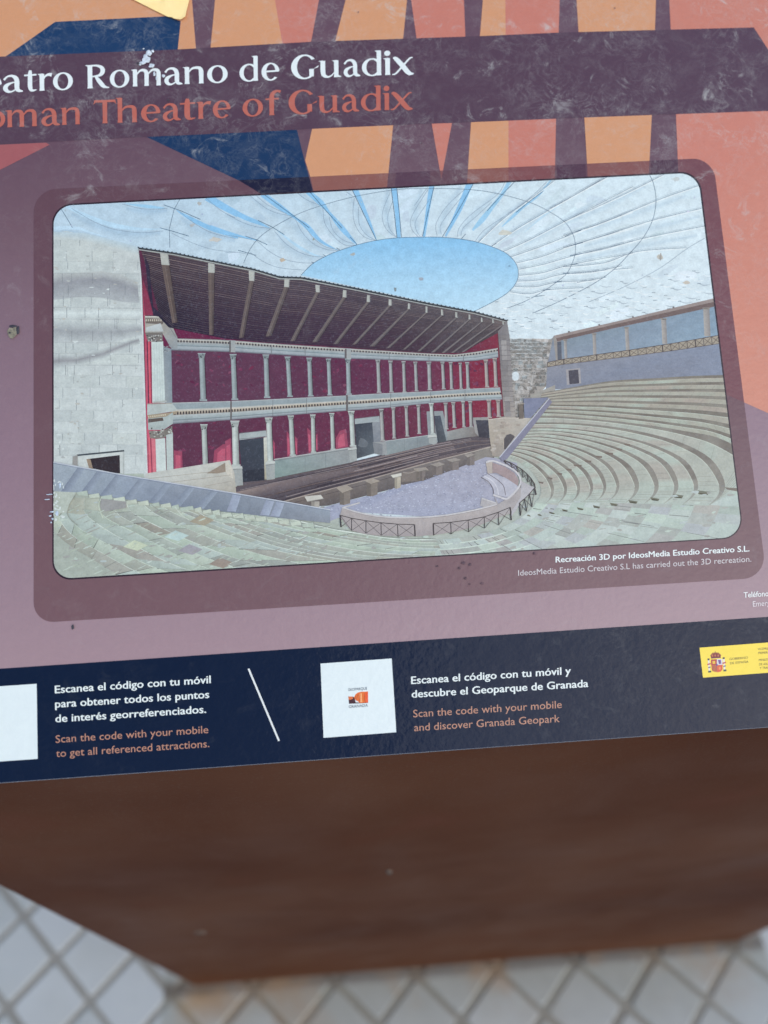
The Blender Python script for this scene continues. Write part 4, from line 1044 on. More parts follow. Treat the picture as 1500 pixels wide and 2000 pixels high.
# columns
def column(xt, yt, xb, yb_, w_, c=(160, 170, 174), cap=True):
    s = .5 * w_
    l_, m_, d_ = tuple(v_ * .93 for v_ in c), tuple(min(225, v_ * 1.05) for v_ in c), tuple(v_ * .70 for v_ in c)
    pic.line([(xt + s + .4, yt + 2), (xb + s + .6, yb_)], 1.6, (74, 36, 58))
    pic.up(); pic.hold = True
    X = [-s, -s * .35, s * .3, s]; CC = [l_, m_, tuple(v_ * .92 for v_ in c), d_]
    for i in range(3):
        pic.grad([(xt + X[i] * .92, yt), (xt + X[i + 1] * .92, yt), (xb + X[i + 1], yb_), (xb + X[i], yb_)], [CC[i], CC[i + 1], CC[i + 1], CC[i]])
    pic.hold = False; pic.up(); pic.hold = True
    if cap:
        h = w_ * .95
        pic.poly([(xt - s * 1.35, yt), (xt + s * 1.35, yt), (xt + s * .95, yt + h), (xt - s * .95, yt + h)], tuple(v_ * .86 for v_ in c))
        pic.hold = False
        for k_ in range(4): pic.blob(xt + rnd.uniform(-s, s), yt + rnd.uniform(.2, 1) * h, w_ * .12, w_ * .14, tuple(v_ * .52 for v_ in c), 5, .3)
        pic.line([(xt - s * .9, yt + h * .5), (xt + s * .9, yt + h * .5)], .8, tuple(v_ * .62 for v_ in c)); pic.line([(xt - s * 1.4, yt + .6), (xt + s * 1.4, yt + .6)], 1.2, tuple(min(225, v_ * 1.08) for v_ in c))
        pic.poly([(xb - s * 1.3, yb_ - w_ * .35), (xb + s * 1.3, yb_ - w_ * .35), (xb + s * 1.35, yb_), (xb - s * 1.35, yb_)], tuple(v_ * .96 for v_ in c))
    pic.hold = False
UPC = [(394, 690, 397.5, 784, 11), (455.5, 692, 459, 782, 10), (519.5, 693, 522, 778, 9.5), (562, 697, 566.5, 776, 8.5), (604, 699, 607, 775, 8.5), (641.5, 701, 644.5, 773, 7.5), (679.5, 701, 681.5, 772, 8.5), (738, 703, 740.5, 768, 7),
       (762.5, 705, 764.5, 767, 6.5), (788, 706, 790, 767, 6), (811, 707, 813.5, 765, 6), (837.5, 707, 839.5, 763, 7), (864, 707, 866.5, 761, 6), (880, 708, 882, 761, 5.5), (898.5, 709, 900.5, 760, 5), (912, 708, 914, 760, 6), (948.5, 703, 951, 757, 6.5), (966, 700, 968.5, 756, 6.5)]
LOC = [(398.5, 829, 402, 922, 10.5), (571.0 - 3, 812, 572, 891, 9), (611, 810, 612.5, 885, 8), (648, 807, 650.5, 879, 7.5), (744.5, 799, 747.5, 862, 7), (768, 796, 770, 857, 6), (793, 793, 795.5, 853, 6), (817, 791, 819, 848, 6),
       (870, 787, 872, 839, 6), (885, 786, 887.5, 836, 6), (904, 784, 906, 835, 5.5), (918, 784, 920, 835, 6), (954.5, 781, 956, 817, 7), (972.5, 781, 974, 815, 7)]
for a in UPC:
    c = (152, 166, 172) if a[0] < 700 else ((160, 166, 170) if a[0] < 930 else (168, 162, 162)); column(*a, c)
for a in LOC:
    c = (176, 188, 188) if a[0] < 700 else ((164, 168, 170) if a[0] < 930 else (168, 160, 160)); column(*a, c)
# tall columns on pedestals
for xt, yt, xb, yb_, w_, ped in ((459, 822, 461.5, 912, 13, [(449, 911), (473, 911), (475, 948), (455, 950)]), (525, 816, 528.5, 904, 11, [(519, 903), (537, 901), (537, 936), (521, 938)]),
                                 (686, 803, 689.5, 873, 9.5, [(680, 875), (696, 873), (697, 900), (684, 904)]), (842, 788, 845.5, 849, 7, [(836, 850), (852, 849), (854, 866), (847, 869), (838, 866)])):
    column(xt, yt, xb, yb_, w_, (186, 198, 198)); pic.poly(ped, (158, 166, 168)); q = ped
    pic.poly([q[0], q[1], (q[1][0] + 1, q[1][1] + 5), (q[0][0] - 1, q[0][1] + 5)], (186, 194, 194)); pic.line([(q[0][0], q[0][1] + 6), (q[1][0], q[1][1] + 5)], .8, (104, 108, 110))
# left corner: big bright columns
pic.poly([(296, 667), (319, 667), (323, 787), (298, 787)], (196, 212, 214)); pic.grad([(319, 676), (335, 682), (337, 790), (323, 787)], [(140, 152, 162), (128, 144, 156), (138, 152, 162), (150, 160, 166)])
for x in (301, 306, 311, 315): pic.line([(x, 672), (x + 3, 784)], .5, (172, 186, 190))
pic.poly([(289, 668), (292.5, 668), (295.5, 788), (291.5, 788)], (200, 96, 112)); pic.poly([(287, 665), (289, 665), (292, 790), (290, 790)], (90, 54, 76)); pic.poly([(293.5, 668), (295.5, 668), (297.5, 787), (296, 787)], (130, 60, 84))
pic.grad([(283, 616), (328, 617), (347, 660), (347, 684), (334, 680), (318, 652), (284, 650)], [(150, 148, 144), (158, 156, 150), (150, 156, 158), (146, 158, 166), (134, 142, 150), (160, 162, 160), (178, 180, 176)])
pic.poly([(283, 616), (328, 617), (331, 621), (284, 620)], (198, 202, 198)); pic.poly([(284, 622), (322, 624), (318, 634), (285, 632)], (112, 106, 102))
for i in range(9): pic.hold = i > 0; pic.poly([(285 + i * 4.1, 624), (287.2 + i * 4.1, 624), (287.2 + i * 4.1, 628), (285 + i * 4.1, 628)], (190, 188, 178))
pic.hold = False
for i in range(8): pic.line([(322 + i * .8, 622 + i * 4.6), (344 - i * -.3, 660 + i * .2)], .5, (110, 108, 108)) if i < 2 else None
pic.grad([(286, 640), (314, 632), (320, 648), (286, 648)], [(190, 200, 206)] * 2 + [(184, 194, 198)] * 2)
pic.poly([(284, 650), (318, 650), (318, 668), (296, 668), (288, 664)], (120, 118, 116))
for i in range(26): pic.hold = False; pic.blob(rnd.uniform(287, 317), rnd.uniform(652, 667), rnd.uniform(1, 2.6), rnd.uniform(.8, 2), rnd.choice([(186, 192, 190), (82, 80, 82), (156, 160, 160)]), 6, .4)
pic.hold = False
for i in range(14): pic.hold = False; pic.blob(rnd.uniform(320, 334), rnd.uniform(676, 688), rnd.uniform(1, 2), rnd.uniform(.8, 1.6), rnd.choice([(150, 158, 164), (92, 96, 104)]), 6, .4)
pic.hold = False
pic.line([(300, 786), (326, 784)], 3, (176, 184, 184))
pic.poly([(288, 789), (336, 787), (346, 800), (338, 804), (288, 812)], (178, 190, 192)); pic.line([(288, 790), (336, 788)], 1, (150, 140, 128)); pic.poly([(288, 811), (325, 807), (349, 803), (345, 808), (325, 814), (290, 818)], (160, 150, 132))
for i in range(9): pic.hold = i > 0; pic.poly([(290 + i * 4, 813 - i * .5), (292 + i * 4, 813 - i * .5), (292 + i * 4, 816 - i * .5), (290 + i * 4, 816 - i * .5)], (206, 202, 186))
pic.hold = False
pic.poly([(289, 818), (325, 814), (338, 806), (338, 828), (320, 840), (290, 840)], (168, 182, 184)); pic.poly([(290, 819), (318, 816), (320, 822), (290, 826)], (96, 88, 84))
pic.poly([(291, 842), (318, 842), (337, 832), (337, 846), (320, 856), (294, 858)], (128, 126, 122))
for i in range(30): pic.hold = False; pic.blob(rnd.uniform(292, 336), rnd.uniform(836, 856), rnd.uniform(1, 2.6), rnd.uniform(.8, 2), rnd.choice([(190, 198, 194), (86, 84, 84), (166, 170, 168)]), 6, .4)
pic.hold = False
pic.poly([(304, 858), (323, 856), (325, 925), (306, 925)], (198, 212, 214)); pic.poly([(325, 850), (338, 846), (339, 918), (326, 922)], (182, 196, 198)); pic.line([(324.5, 856), (326, 922)], 1, (110, 106, 104))
pic.poly([(290, 855), (293.5, 855), (296, 924), (292, 924)], (206, 110, 124)); pic.poly([(296, 856), (304, 858), (305, 924), (299, 924)], (204, 120, 134)); pic.line([(294.5, 856), (297.5, 924)], 1.2, (110, 60, 78)); pic.line([(289, 856), (291, 924)], .8, (120, 70, 84))

# ------------------------------------------------------------- stage roof
RTOP = [(271, 484), (340, 494), (440, 514.5), (497, 526), (547, 541), (589, 542), (700, 564), (840, 593), (927, 609), (991, 626)]
RBOT = [(292, 600), (330, 640), (440, 662), (528, 670), (667, 678), (747, 684), (840, 690), (900, 690), (940, 668), (974, 650)]
pic.band(RTOP, RBOT, [(70, 58, 66), (76, 66, 74), (78, 70, 78), (78, 72, 80), (78, 72, 82), (78, 72, 82), (76, 72, 82), (78, 76, 84), (84, 82, 88), (110, 106, 108)],
         [(40, 36, 54), (44, 40, 56), (58, 46, 64), (62, 48, 66), (66, 46, 66), (68, 48, 66), (70, 52, 66), (78, 66, 74), (84, 78, 82), (90, 84, 88)])
rt, rb = resample(RTOP, 12), resample(RBOT, 12)
for i in range(34):
    f_ = (i + .5) / 34
    c = (138, 126, 124) if i < 20 else (104, 96, 102)
    L = [lerp(a, b, f_) for a, b in zip(rt, rb)]
    for s0 in range(0, 11, 2):
        pic.line(L[s0:s0 + 3], rnd.uniform(.6, 1.3) * (1 - s0 * .04), mix((72, 64, 70), c, rnd.uniform(.4, 1) * (1 - f_ * .6)))
pic.hold = False
pic.poly([(271, 484), (275, 486), (297, 560), (312, 618), (284, 618), (279, 560)], (92, 52, 72)); pic.poly([(279, 545), (288, 570), (300, 616), (284, 617)], (136, 62, 84))
pic.poly([(283, 500), (292, 520), (300, 600), (322, 622), (300, 617), (290, 570)], (56, 50, 66))
BEAMS = [((313, 495, 329, 497), (316, 518, 332, 519), (337, 632, 348, 630)), ((407, 514, 420, 517), (407, 533, 420, 534), (409, 655, 418, 655)), ((486, 530, 498, 531), (487, 549, 497, 550), (467, 661, 477, 660)),
         ((556, 544, 566, 545), (555, 561, 565, 562), (519, 658, 531, 657)), ((616, 557, 625, 558), (617, 571, 625, 572), (567, 667, 577, 667)), ((670, 567, 677, 568), (669, 581, 677, 582), (610, 669, 621, 668)),
         ((717, 577, 723, 578), (716, 590, 723, 591), (651, 673, 661, 672)), ((759, 585, 765, 586), (759, 597, 765, 598), (688, 674, 697, 673)), ((797, 593, 801, 594), (796, 604, 801, 605), (722, 677, 733, 677)),
         ((831, 599, 835, 600), (831, 611, 835, 612), (754, 681, 763, 680)), ((861, 605, 865, 606), (861, 616, 866, 617), (786, 684, 794, 683)), ((889, 610, 893, 611), (889, 620, 894, 622), (815, 687, 822, 687)),
         ((915, 615, 918.5, 616), (915, 624, 919, 625), (842, 689, 850, 689)), ((939, 621, 942, 622), (939, 629, 943, 630), (862, 690, 870, 690)), ((961, 624, 964, 625), (961, 631, 965, 632), (880, 690, 888, 690)), ((981, 628, 984, 629), (981, 634, 985, 636), (900, 689, 908, 688))]
for e_, m_, b_ in BEAMS:
    f_ = min(1, (e_[0] - 300) / 600)
    ca, cb = mix((112, 100, 96), (112, 110, 114), f_), mix((80, 72, 70), (84, 80, 86), f_)
    pic.grad([(m_[0], m_[1]), (m_[2], m_[3]), (b_[2], b_[3]), (b_[0], b_[1])], [ca, mix(ca, cb, .5), cb, ca])
    pic.line([(m_[2] - .5, m_[3]), (b_[2] - .5, b_[3])], .9, (58, 52, 58)); pic.line([(lerp((m_[0], m_[1]), (m_[2], m_[3]), .4)), lerp((b_[0], b_[1]), (b_[2], b_[3]), .4)], .7, mix(ca, (150, 138, 128), .5))
    pic.poly([(e_[0], e_[1]), (e_[2], e_[3]), (m_[2], m_[3]), (m_[0], m_[1])], (178, 184, 182)); pic.line([((e_[2] - .8), e_[3]), (m_[2] - .8, m_[3])], 1.2, (140, 146, 148))
pic.line([(a, b + 4.5) for a, b in RTOP], [2.2] * 6 + [2, 1.8, 1.6, 1.4], (164, 172, 174)); pic.line([(a, b + 1.4) for a, b in RTOP], [2.4] * 4 + [3.2, 2.6, 2.6, 2.4, 2.2, 1.6], (58, 66, 70))
rt = resample(RTOP, 90)
for i, (a, b) in enumerate(rt): pic.hold = False; pic.blob(a, b - .2, 1.7, 1.3, (70, 82, 86), 6, .2)
pic.hold = False
# right end pillar
pic.grad([(972, 648), (990, 628), (995, 660), (1003, 792), (1007, 818), (984, 816), (976, 700)], [(120, 118, 122), (132, 132, 136), (128, 128, 132), (150, 148, 148), (160, 156, 152), (150, 146, 144), (124, 122, 126)])
for i in range(16):
    y = 655 + i * 10; pic.line([(974 + i * .7, y), (996 + i * .6, y)], .7, (108, 106, 110)); pic.hold = True; pic.poly([(978 + i * .6, y), (988 + i * .6, y), (988 + i * .6, y + 9), (978 + i * .6, y + 9)], mix((120, 118, 120), (160, 160, 162), rnd.random())); pic.hold = False
# low building right of the stage, arch, ramp
pic.grad([(953, 820), (984, 815), (1033, 817), (1037, 818), (977, 893), (961, 891), (956, 856)], [(172, 168, 160), (172, 168, 162), (182, 180, 174), (176, 174, 168), (150, 146, 142), (156, 150, 142), (164, 158, 148)])
for i in range(60):
    x, y = rnd.uniform(957, 1025), rnd.uniform(822, 886)
    if x - 960 > (893 - y) * .85: continue
    pic.poly([(x, y), (x + 8, y), (x + 8, y + 4), (x, y + 4)], mix((146, 138, 130), (184, 180, 174), rnd.random()))
pic.hold = False
pic.line([(953, 820), (984, 817), (1030, 818)], 1.4, (192, 188, 182))
pic.poly([(1012, 791), (1021, 791), (1022, 818), (1013, 819)], (112, 106, 100)); pic.poly([(1022, 779), (1071, 777), (1036, 817), (1024, 817)], (124, 132, 158)); pic.line([(1009, 790), (1024, 789)], 1.2, (176, 170, 160))
pic.poly([(984, 877), (984, 858), (989, 850), (997, 848), (1003, 851), (1005, 854), (986, 879)], (82, 80, 84)); pic.curve([(983, 876), (983, 857), (988, 849), (997, 846), (1004, 850)], 1.6, (172, 166, 158))
pic.poly([(1072, 779), (1078, 786), (990, 897), (980, 902), (975, 894)], (128, 130, 152)); pic.line([(1072, 779), (975, 894)], 1.8, (190, 196, 210))

# ------------------------------------------------------------- near ramp on the left
pic.grad([(286, 925), (449, 899), (458, 925), (462, 966), (400, 960), (280, 938)], [(186, 192, 190), (192, 196, 192), (186, 184, 176), (170, 168, 160), (186, 194, 192), (196, 204, 204)])
pic.poly([(404, 925), (440, 904), (441, 922), (425, 925)], (148, 138, 126)); pic.poly([(440, 901), (445, 900), (453, 914), (455, 935), (446, 930), (441, 922)], (200, 200, 192))
for a, b in (((290, 935), (420, 921)), ((330, 943), (450, 928)), ((400, 950), (452, 940))): pic.line([a, b], .8, (156, 152, 146))
RAM_T = [(100, 902), (148, 911), (247, 929), (350, 946), (460, 964), (560, 981), (645, 996)]
RAM_B = [(100, 960), (151, 962), (247, 976), (343, 989), (440, 1000), (545, 1012), (645, 1022)]
pic.band(RAM_T, RAM_B, [(160, 174, 188), (156, 170, 184), (150, 164, 182), (142, 154, 170), (138, 150, 166), (140, 152, 168), (146, 160, 176)], [(152, 166, 178), (148, 162, 178), (140, 154, 172), (128, 140, 158), (122, 134, 150), (126, 136, 150), (138, 148, 162)])
for x in (130, 168, 205, 250, 300, 345, 390): # diagonal awning shadows
    d0 = at_x(RAM_T, x + 26) + 2; d1 = at_x(RAM_B, x) - 1
    pic.grad([(x + 22, d0), (x + 36, d0 + 2), (x + 8, d1 + 1), (x - 10, d1)], [(130, 142, 160), (150, 164, 182), (148, 162, 180), (122, 134, 154)])
for x in (455, 520, 540): pic.grad([(x, at_x(RAM_T, x) + 3), (x + 16, at_x(RAM_T, x + 16) + 3), (x + 6, at_x(RAM_B, x) - 2), (x - 12, at_x(RAM_B, x) - 3)], [(148, 160, 182), (160, 172, 194), (164, 178, 200), (144, 154, 176)])
pic.line(RAM_T, 1.8, (190, 200, 214)); pic.line([(a, b + 2.2) for a, b in RAM_T], .8, (122, 134, 158))
# saw-tooth where the seats meet the ramp
tb = [(151, 962), (174, 967), (197, 970), (222, 974), (247, 979), (270, 981), (293, 985), (314, 986), (336, 989), (352, 992), (380, 994), (396, 998), (415, 999), (432, 1005), (455, 1006), (478, 1010), (500, 1012), (522, 1015), (545, 1018), (567, 1021), (590, 1024), (615, 1028)]
for i in range(len(tb) - 1):
    (x0, y0), (x1, y1) = tb[i], tb[i + 1]
    pic.poly([(x0, y0), (x1 - 3, y0 - 3.5), (x1, y1 + 2), (x0 + 2, y0 + 6)], rnd.choice([(188, 200, 190), (176, 192, 184), (192, 206, 196)])); pic.line([(x1 - 3, y0 - 4), (x1, y1 + 3)], 1, (138, 148, 150))
# big steps in the lower left corner
for p, c in (([(148, 968), (136, 985), (132, 1002), (140, 1016), (152, 1026)], (148, 158, 154)), ([(200, 972), (194, 984), (196, 998), (202, 1012)], (196, 210, 198)), ([(296, 986), (318, 1002), (338, 1014)], (150, 160, 156)), ([(342, 990), (355, 1006), (370, 1016)], (196, 210, 204)),
             ([(388, 1000), (410, 1014), (440, 1024)], (196, 208, 204))):
    pic.curve(p, 1.6, c)
pic.poly([(106, 960), (150, 962), (136, 985), (132, 1000), (105, 1006)], (178, 190, 184))
pic.poly([(198, 974), (247, 980), (248, 992), (202, 1000), (196, 990)], (154, 158, 160))
for x, y, c in ((432, 1098, (150, 142, 134)), (345, 1045, (182, 206, 208)), (265, 1064, (196, 210, 190)), (395, 1015, (160, 156, 140)), (372, 1072, (158, 160, 170))):
    a = 24; pic.poly([(x - a, y + 4), (x - 2, y - 9), (x + a, y + 1), (x + 4, y + 12)], c)
for i in range(200):
    x, y = rnd.uniform(110, 640), rnd.uniform(985, 1120)
    if y < 975 + (x - 110) * .09: continue
    pic.blob(x, y, rnd.uniform(3, 12), rnd.uniform(.5, 1.6), rnd.choice([(184, 200, 192), (164, 172, 168), (172, 186, 176), (188, 204, 200), (156, 160, 158)]), 7, .35, -.42)
# flaked and scuffed patches of the print at the picture's left edge
for i in range(34):
    t_ = rnd.random(); x = 105 + abs(rnd.gauss(0, 9)); y = rnd.uniform(938, 1018)
    pic.hold = False; pic.blob(x, y, rnd.uniform(.6, 2.6), rnd.uniform(.8, 3), (206, 220, 224), 7, .5)
pic.hold = False
pic_ob = pic.build('printed_picture', M_PIC, board)
Z_TOP = Ink.z; Ink.z = Z_KEEP + 1e-5

# ------------------------------------------------------------------ bottom strip
st_ = Ink(); st_.up()
NV = (16, 28, 54)
bt = P(750, 1255.5)[1]
st_.add([(XL, bt), (XR, bt), (XR, VBOT + .0004), (XL, VBOT + .0004)], [(0.0030, 0.0080, 0.022)] * 4, raw=True)
st_.build('navy_strip', M_STRIP, board)
k = Ink(); k.line([(485.5, 1306), (545, 1447)], 3.6, (226, 236, 244)); k.build('divider_line', M_LET, board)
WH = (222, 238, 248)
k = Ink(); k.poly([(-71, 1345), (72, 1335.5), (74, 1482), (-68, 1492)], WH); k.build('white_square', M_LET, board)
k = Ink(); k.poly([(626, 1296), (765, 1286), (774, 1430), (632, 1441)], WH); k.build('white_square', M_LET, board)
# small emblem in the middle of the second square
k = Ink(); o8 = lambda pts: Z(620, 1280, pts, 9.375)
k.poly(o8([(565, 750), (650, 755), (680, 770), (700, 860), (930, 865), (930, 872), (578, 886)]), (70, 42, 44))
k.poly(o8([(568, 752), (640, 752), (655, 790), (600, 815), (572, 810)]), (214, 120, 76))
k.poly(o8([(668, 770), (700, 710), (740, 680), (800, 665), (925, 660), (930, 862), (775, 872), (740, 840), (700, 820)]), (226, 116, 50))
for a, b in (((705, 735), (690, 800)), ((735, 710), (715, 830)), ((760, 700), (770, 850)), ((855, 690), (870, 850)), ((890, 690), (905, 850))): k.line(o8([a, b]), .7, (120, 56, 36))
k.line(o8([(800, 690), (812, 860)]), 1.5, (250, 196, 140)); k.line(o8([(778, 700), (790, 860)]), .6, (250, 210, 170)); k.poly(o8([(865, 680), (925, 672), (928, 860), (880, 860)]), (230, 96, 50))
k.build('emblem', M_LET, board)
# ------------------------------------------------------------------ lettering
def text_mesh(txt, off, space=1.0):
    cu = bpy.data.curves.new('t', 'FONT'); cu.body = txt; cu.size = 1.0; cu.offset = off; cu.resolution_u = 3; cu.space_character = space
    o = bpy.data.objects.new('t', cu); C.objects.link(o)
    dg = bpy.context.evaluated_depsgraph_get(); me = bpy.data.meshes.new_from_object(o.evaluated_get(dg))
    v = [tuple(q.co) for q in me.vertices]; f = [tuple(p.vertices) for p in me.polygons]
    bpy.data.objects.remove(o); bpy.data.curves.remove(cu); bpy.data.meshes.remove(me)
    return v, f
CAPH = 0.73
def lettering(name, rows, col, mat=None, bold=0.0, parent=board):
    """rows: text, x0, y0 (baseline start), x1, y1 (baseline end) or None -> natural width, cap height px"""
    Ink.z += LAYER * 3
    V_, F_ = [], []
    for txt, x0, y0, x1, y1, cap in rows:
        v0, f0 = text_mesh(txt, 0)
        v, f = [], []
        for r_, (dx, dy) in enumerate([(0, 0)] if not bold else [(-bold, 0), (bold, 0), (-bold * .3, bold * .5), (bold * .3, -bold * .5)]):
            f += [tuple(i + len(v) for i in q) for q in f0]; v += [(q[0] + dx, q[1] + dy, r_) for q in v0]
        mx = max(q[0] for q in v); mn = min(q[0] for q in v); b = len(V_)
        if x1 is None: x1 = x0 + (mx - mn) / CAPH * cap * .88; y1 = y0 - (x1 - x0) * .0665
        sl = math.dist((x0, y0), (x1, y1)); ux, uy = (x1 - x0) / sl, (y1 - y0) / sl
        for q in v:
            t_ = (q[0] - mn) / (mx - mn) * sl; h = q[1] / CAPH * cap
            # up direction on the photo follows the board's slope line
            X_, Y_ = x0 + ux * t_ - h * .02, y0 + uy * t_ - h
            a, c_ = P(X_, Y_); V_.append((min(a, XR - .002), c_, Ink.z + q[2] * 2e-6))
        F_ += [tuple(i + b for i in q) for q in f]
    me = bpy.data.meshes.new(name); me.from_pydata(V_, [], F_); me.update()
    at = me.color_attributes.new('Col', 'FLOAT_COLOR', 'POINT'); c = ink(col)
    at.data.foreach_set('color', [x for _ in V_ for x in (*c, 1.0)])
    me.materials.append(mat or M_LET)
    o = bpy.data.objects.new(name, me); return link(o, parent)
LW = (228, 242, 250); LO = (188, 142, 124)
lettering('lettering', [("Escanea el código con tu móvil", 107.5, 1354, 412, 1334, 15.6), ("para obtener todos los puntos", 108, 1382, 409, 1363, 15.6), ("de interés georreferenciados.", 108.5, 1410.7, 403, 1392, 15.6)], LW, bold=.018)
lettering('lettering', [("Scan the code with your mobile", 109, 1450.7, 407, 1431.5, 15.4), ("to get all referenced attractions.", 110, 1478.5, 409, 1459, 15.4)], LO)
lettering('lettering', [("Escanea el código con tu móvil y", 803, 1336, 1115, 1316.5, 15.4), ("descubre el Geoparque de Granada", 804, 1362.7, 1149, 1341.5, 15.4)], LW, bold=.018)
lettering('lettering', [("Scan the code with your mobile", 807, 1401, 1097, 1382.5, 15.4), ("and discover Granada Geopark", 809, 1428, 1093, 1410, 15.4)], LO)
lettering('caption', [("Recreación 3D por IdeosMedia Estudio Creativo S.L.", 1085, 1098.7, 1463.5, 1076.8, 11.8)], LW, bold=.02)
lettering('caption', [("IdeosMedia Estudio Creativo S.L has carried out the 3D recreation.", 1012, 1124.5, 1467, 1097, 11.8)], (206, 206, 216))
lettering('lettering', [("Teléfonos", 1452, 1167.4, None, None, 11.2)], (232, 240, 248), bold=.02)
lettering('lettering', [("Emergencias", 1470, 1184.8, None, None, 11.2)], (228, 226, 238))
# yellow badge
k = Ink(); YEL = (244, 222, 84)
k.poly([(1365.8, 1265), (1500, 1254.8), (1640, 1244.4), (1652, 1302), (1500, 1313.8), (1372.5, 1323.5)], YEL)
k.build('yellow_badge', M_LET, board)
k = Ink(); o8 = lambda pts: Z(1340, 1120, pts, 8.333)
k.poly(o8([(400, 1400), (495, 1395), (500, 1490), (405, 1495)]), (178, 62, 62)); k.poly(o8([(425, 1425), (470, 1422), (472, 1470), (428, 1473)]), (226, 190, 70))
k.poly(o8([(495, 1395), (585, 1390), (590, 1485), (500, 1490)]), (214, 216, 226)); k.poly(o8([(515, 1410), (560, 1405), (570, 1470), (530, 1475)]), (110, 84, 150))
k.poly(o8([(405, 1495), (500, 1490), (505, 1608), (450, 1600), (412, 1570)]), (196, 120, 70))
for x in (422, 444, 466, 488): k.line(o8([(x, 1500), (x + 6, 1592)]), 1.1, (150, 62, 72))
k.poly(o8([(500, 1490), (590, 1485), (590, 1560), (560, 1598), (505, 1608)]), (214, 92, 66)); k.poly(o8([(525, 1520), (560, 1518), (562, 1562), (530, 1565)]), (232, 150, 80)); k.blob(*o8([(497, 1488)])[0], 1.8, 2.0, (84, 84, 150))
k.poly(o8([(388, 1335), (420, 1292), (470, 1280), (530, 1288), (568, 1325), (555, 1375), (410, 1385)]), (128, 52, 50)); k.line(o8([(392, 1335), (420, 1300), (470, 1288), (530, 1296), (565, 1328)]), .9, (206, 160, 80)); k.line(o8([(400, 1378), (560, 1368)]), 1.6, (96, 44, 84)); k.line(o8([(470, 1262), (472, 1290)]), .8, (80, 60, 50))
for x in (425, 470, 520): k.blob(*o8([(x, 1335)])[0], 1.5, 2.2, (188, 120, 80))
for x, y in ((365, 1385), (612, 1365)):
    k.poly(o8([(x - 14, y + 20), (x + 10, y + 20), (x + 22, y + 205), (x - 2, y + 207)]), (226, 226, 232)); k.poly(o8([(x - 22, y), (x + 12, y - 4), (x + 12, y + 26), (x - 20, y + 28)]), (70, 60, 60)); k.poly(o8([(x - 10, y + 200), (x + 40, y + 196), (x + 42, y + 226), (x - 8, y + 230)]), (74, 84, 74))
    k.poly(o8([(x - 26, y + 88), (x + 34, y + 70), (x + 36, y + 92), (x - 24, y + 110)]), (190, 76, 96)); k.poly(o8([(x - 10, y + 140), (x + 30, y + 128), (x + 32, y + 146), (x - 8, y + 158)]), (90, 90, 150))
k.build('coat_of_arms', M_LET, board)
lettering('badge_lettering', [("GOBIERNO", 1424.2, 1289.4, 1460.3, 1286.4, 4.6), ("DE ESPAÑA", 1425.4, 1297.4, 1461.4, 1294.4, 4.6), ("VICEPRESIDENCIA", 1479.5, 1270, None, None, 4.6), ("PRIMERA DEL GOBIERNO", 1480.5, 1277.6, None, None, 4.6),
          ("MINISTERIO", 1481.7, 1291.4, None, None, 4.6), ("DE ASUNTOS ECONÓMICOS", 1482, 1299.6, None, None, 4.6), ("Y TRANSFORMACIÓN DIGITAL", 1483.5, 1307, None, None, 4.6)], (92, 82, 40), bold=.01)
lettering('emblem_lettering', [("GEOPARQUE", 680, 1349.6, 717, 1346.8, 5.4), ("GRANADA", 681.4, 1382.8, 718.5, 1380, 5.6)], (44, 60, 84))

# title in a flared roman face, drawn glyph by glyph (units: cap height = 1)
def ring(cx_, cy_, rx, ry, ix, iy, a0=0, a1=360, dx=0.0, n=40):
    A, B = [], []
    for i in range(n + 1):
        a = R_(a0 + (a1 - a0) * i / n); A.append((cx_ + rx * math.cos(a), cy_ + ry * math.sin(a))); B.append((cx_ + dx + ix * math.cos(a), cy_ + iy * math.sin(a)))
    return ('b', A, B)
S = lambda *p: ('s', list(p))
Ln = lambda *p: ('l', list(p))
Pg = lambda *p: ('p', list(p))
def stem(x, top=.72, w_=.185, serif=True):
    out = [Ln((x, top, w_), (x, 0.12, w_ * .93), (x, 0, w_ * 1.08))]
    if serif: out.append(Pg((x - w_ * .5 - .085, top), (x, top + .015), (x + w_ * .3, top + .012), (x, top - .07), (x - w_ * .5, top - .055)))
    return out
def arch(x0, x1): return [S((x0 + .03, .50, .04), (x0 + .17, .655, .085), (x1 - .13, .68, .12), (x1 - .02, .60, .165), (x1, .44, .185), (x1, .12, .175), (x1, 0, .2))]
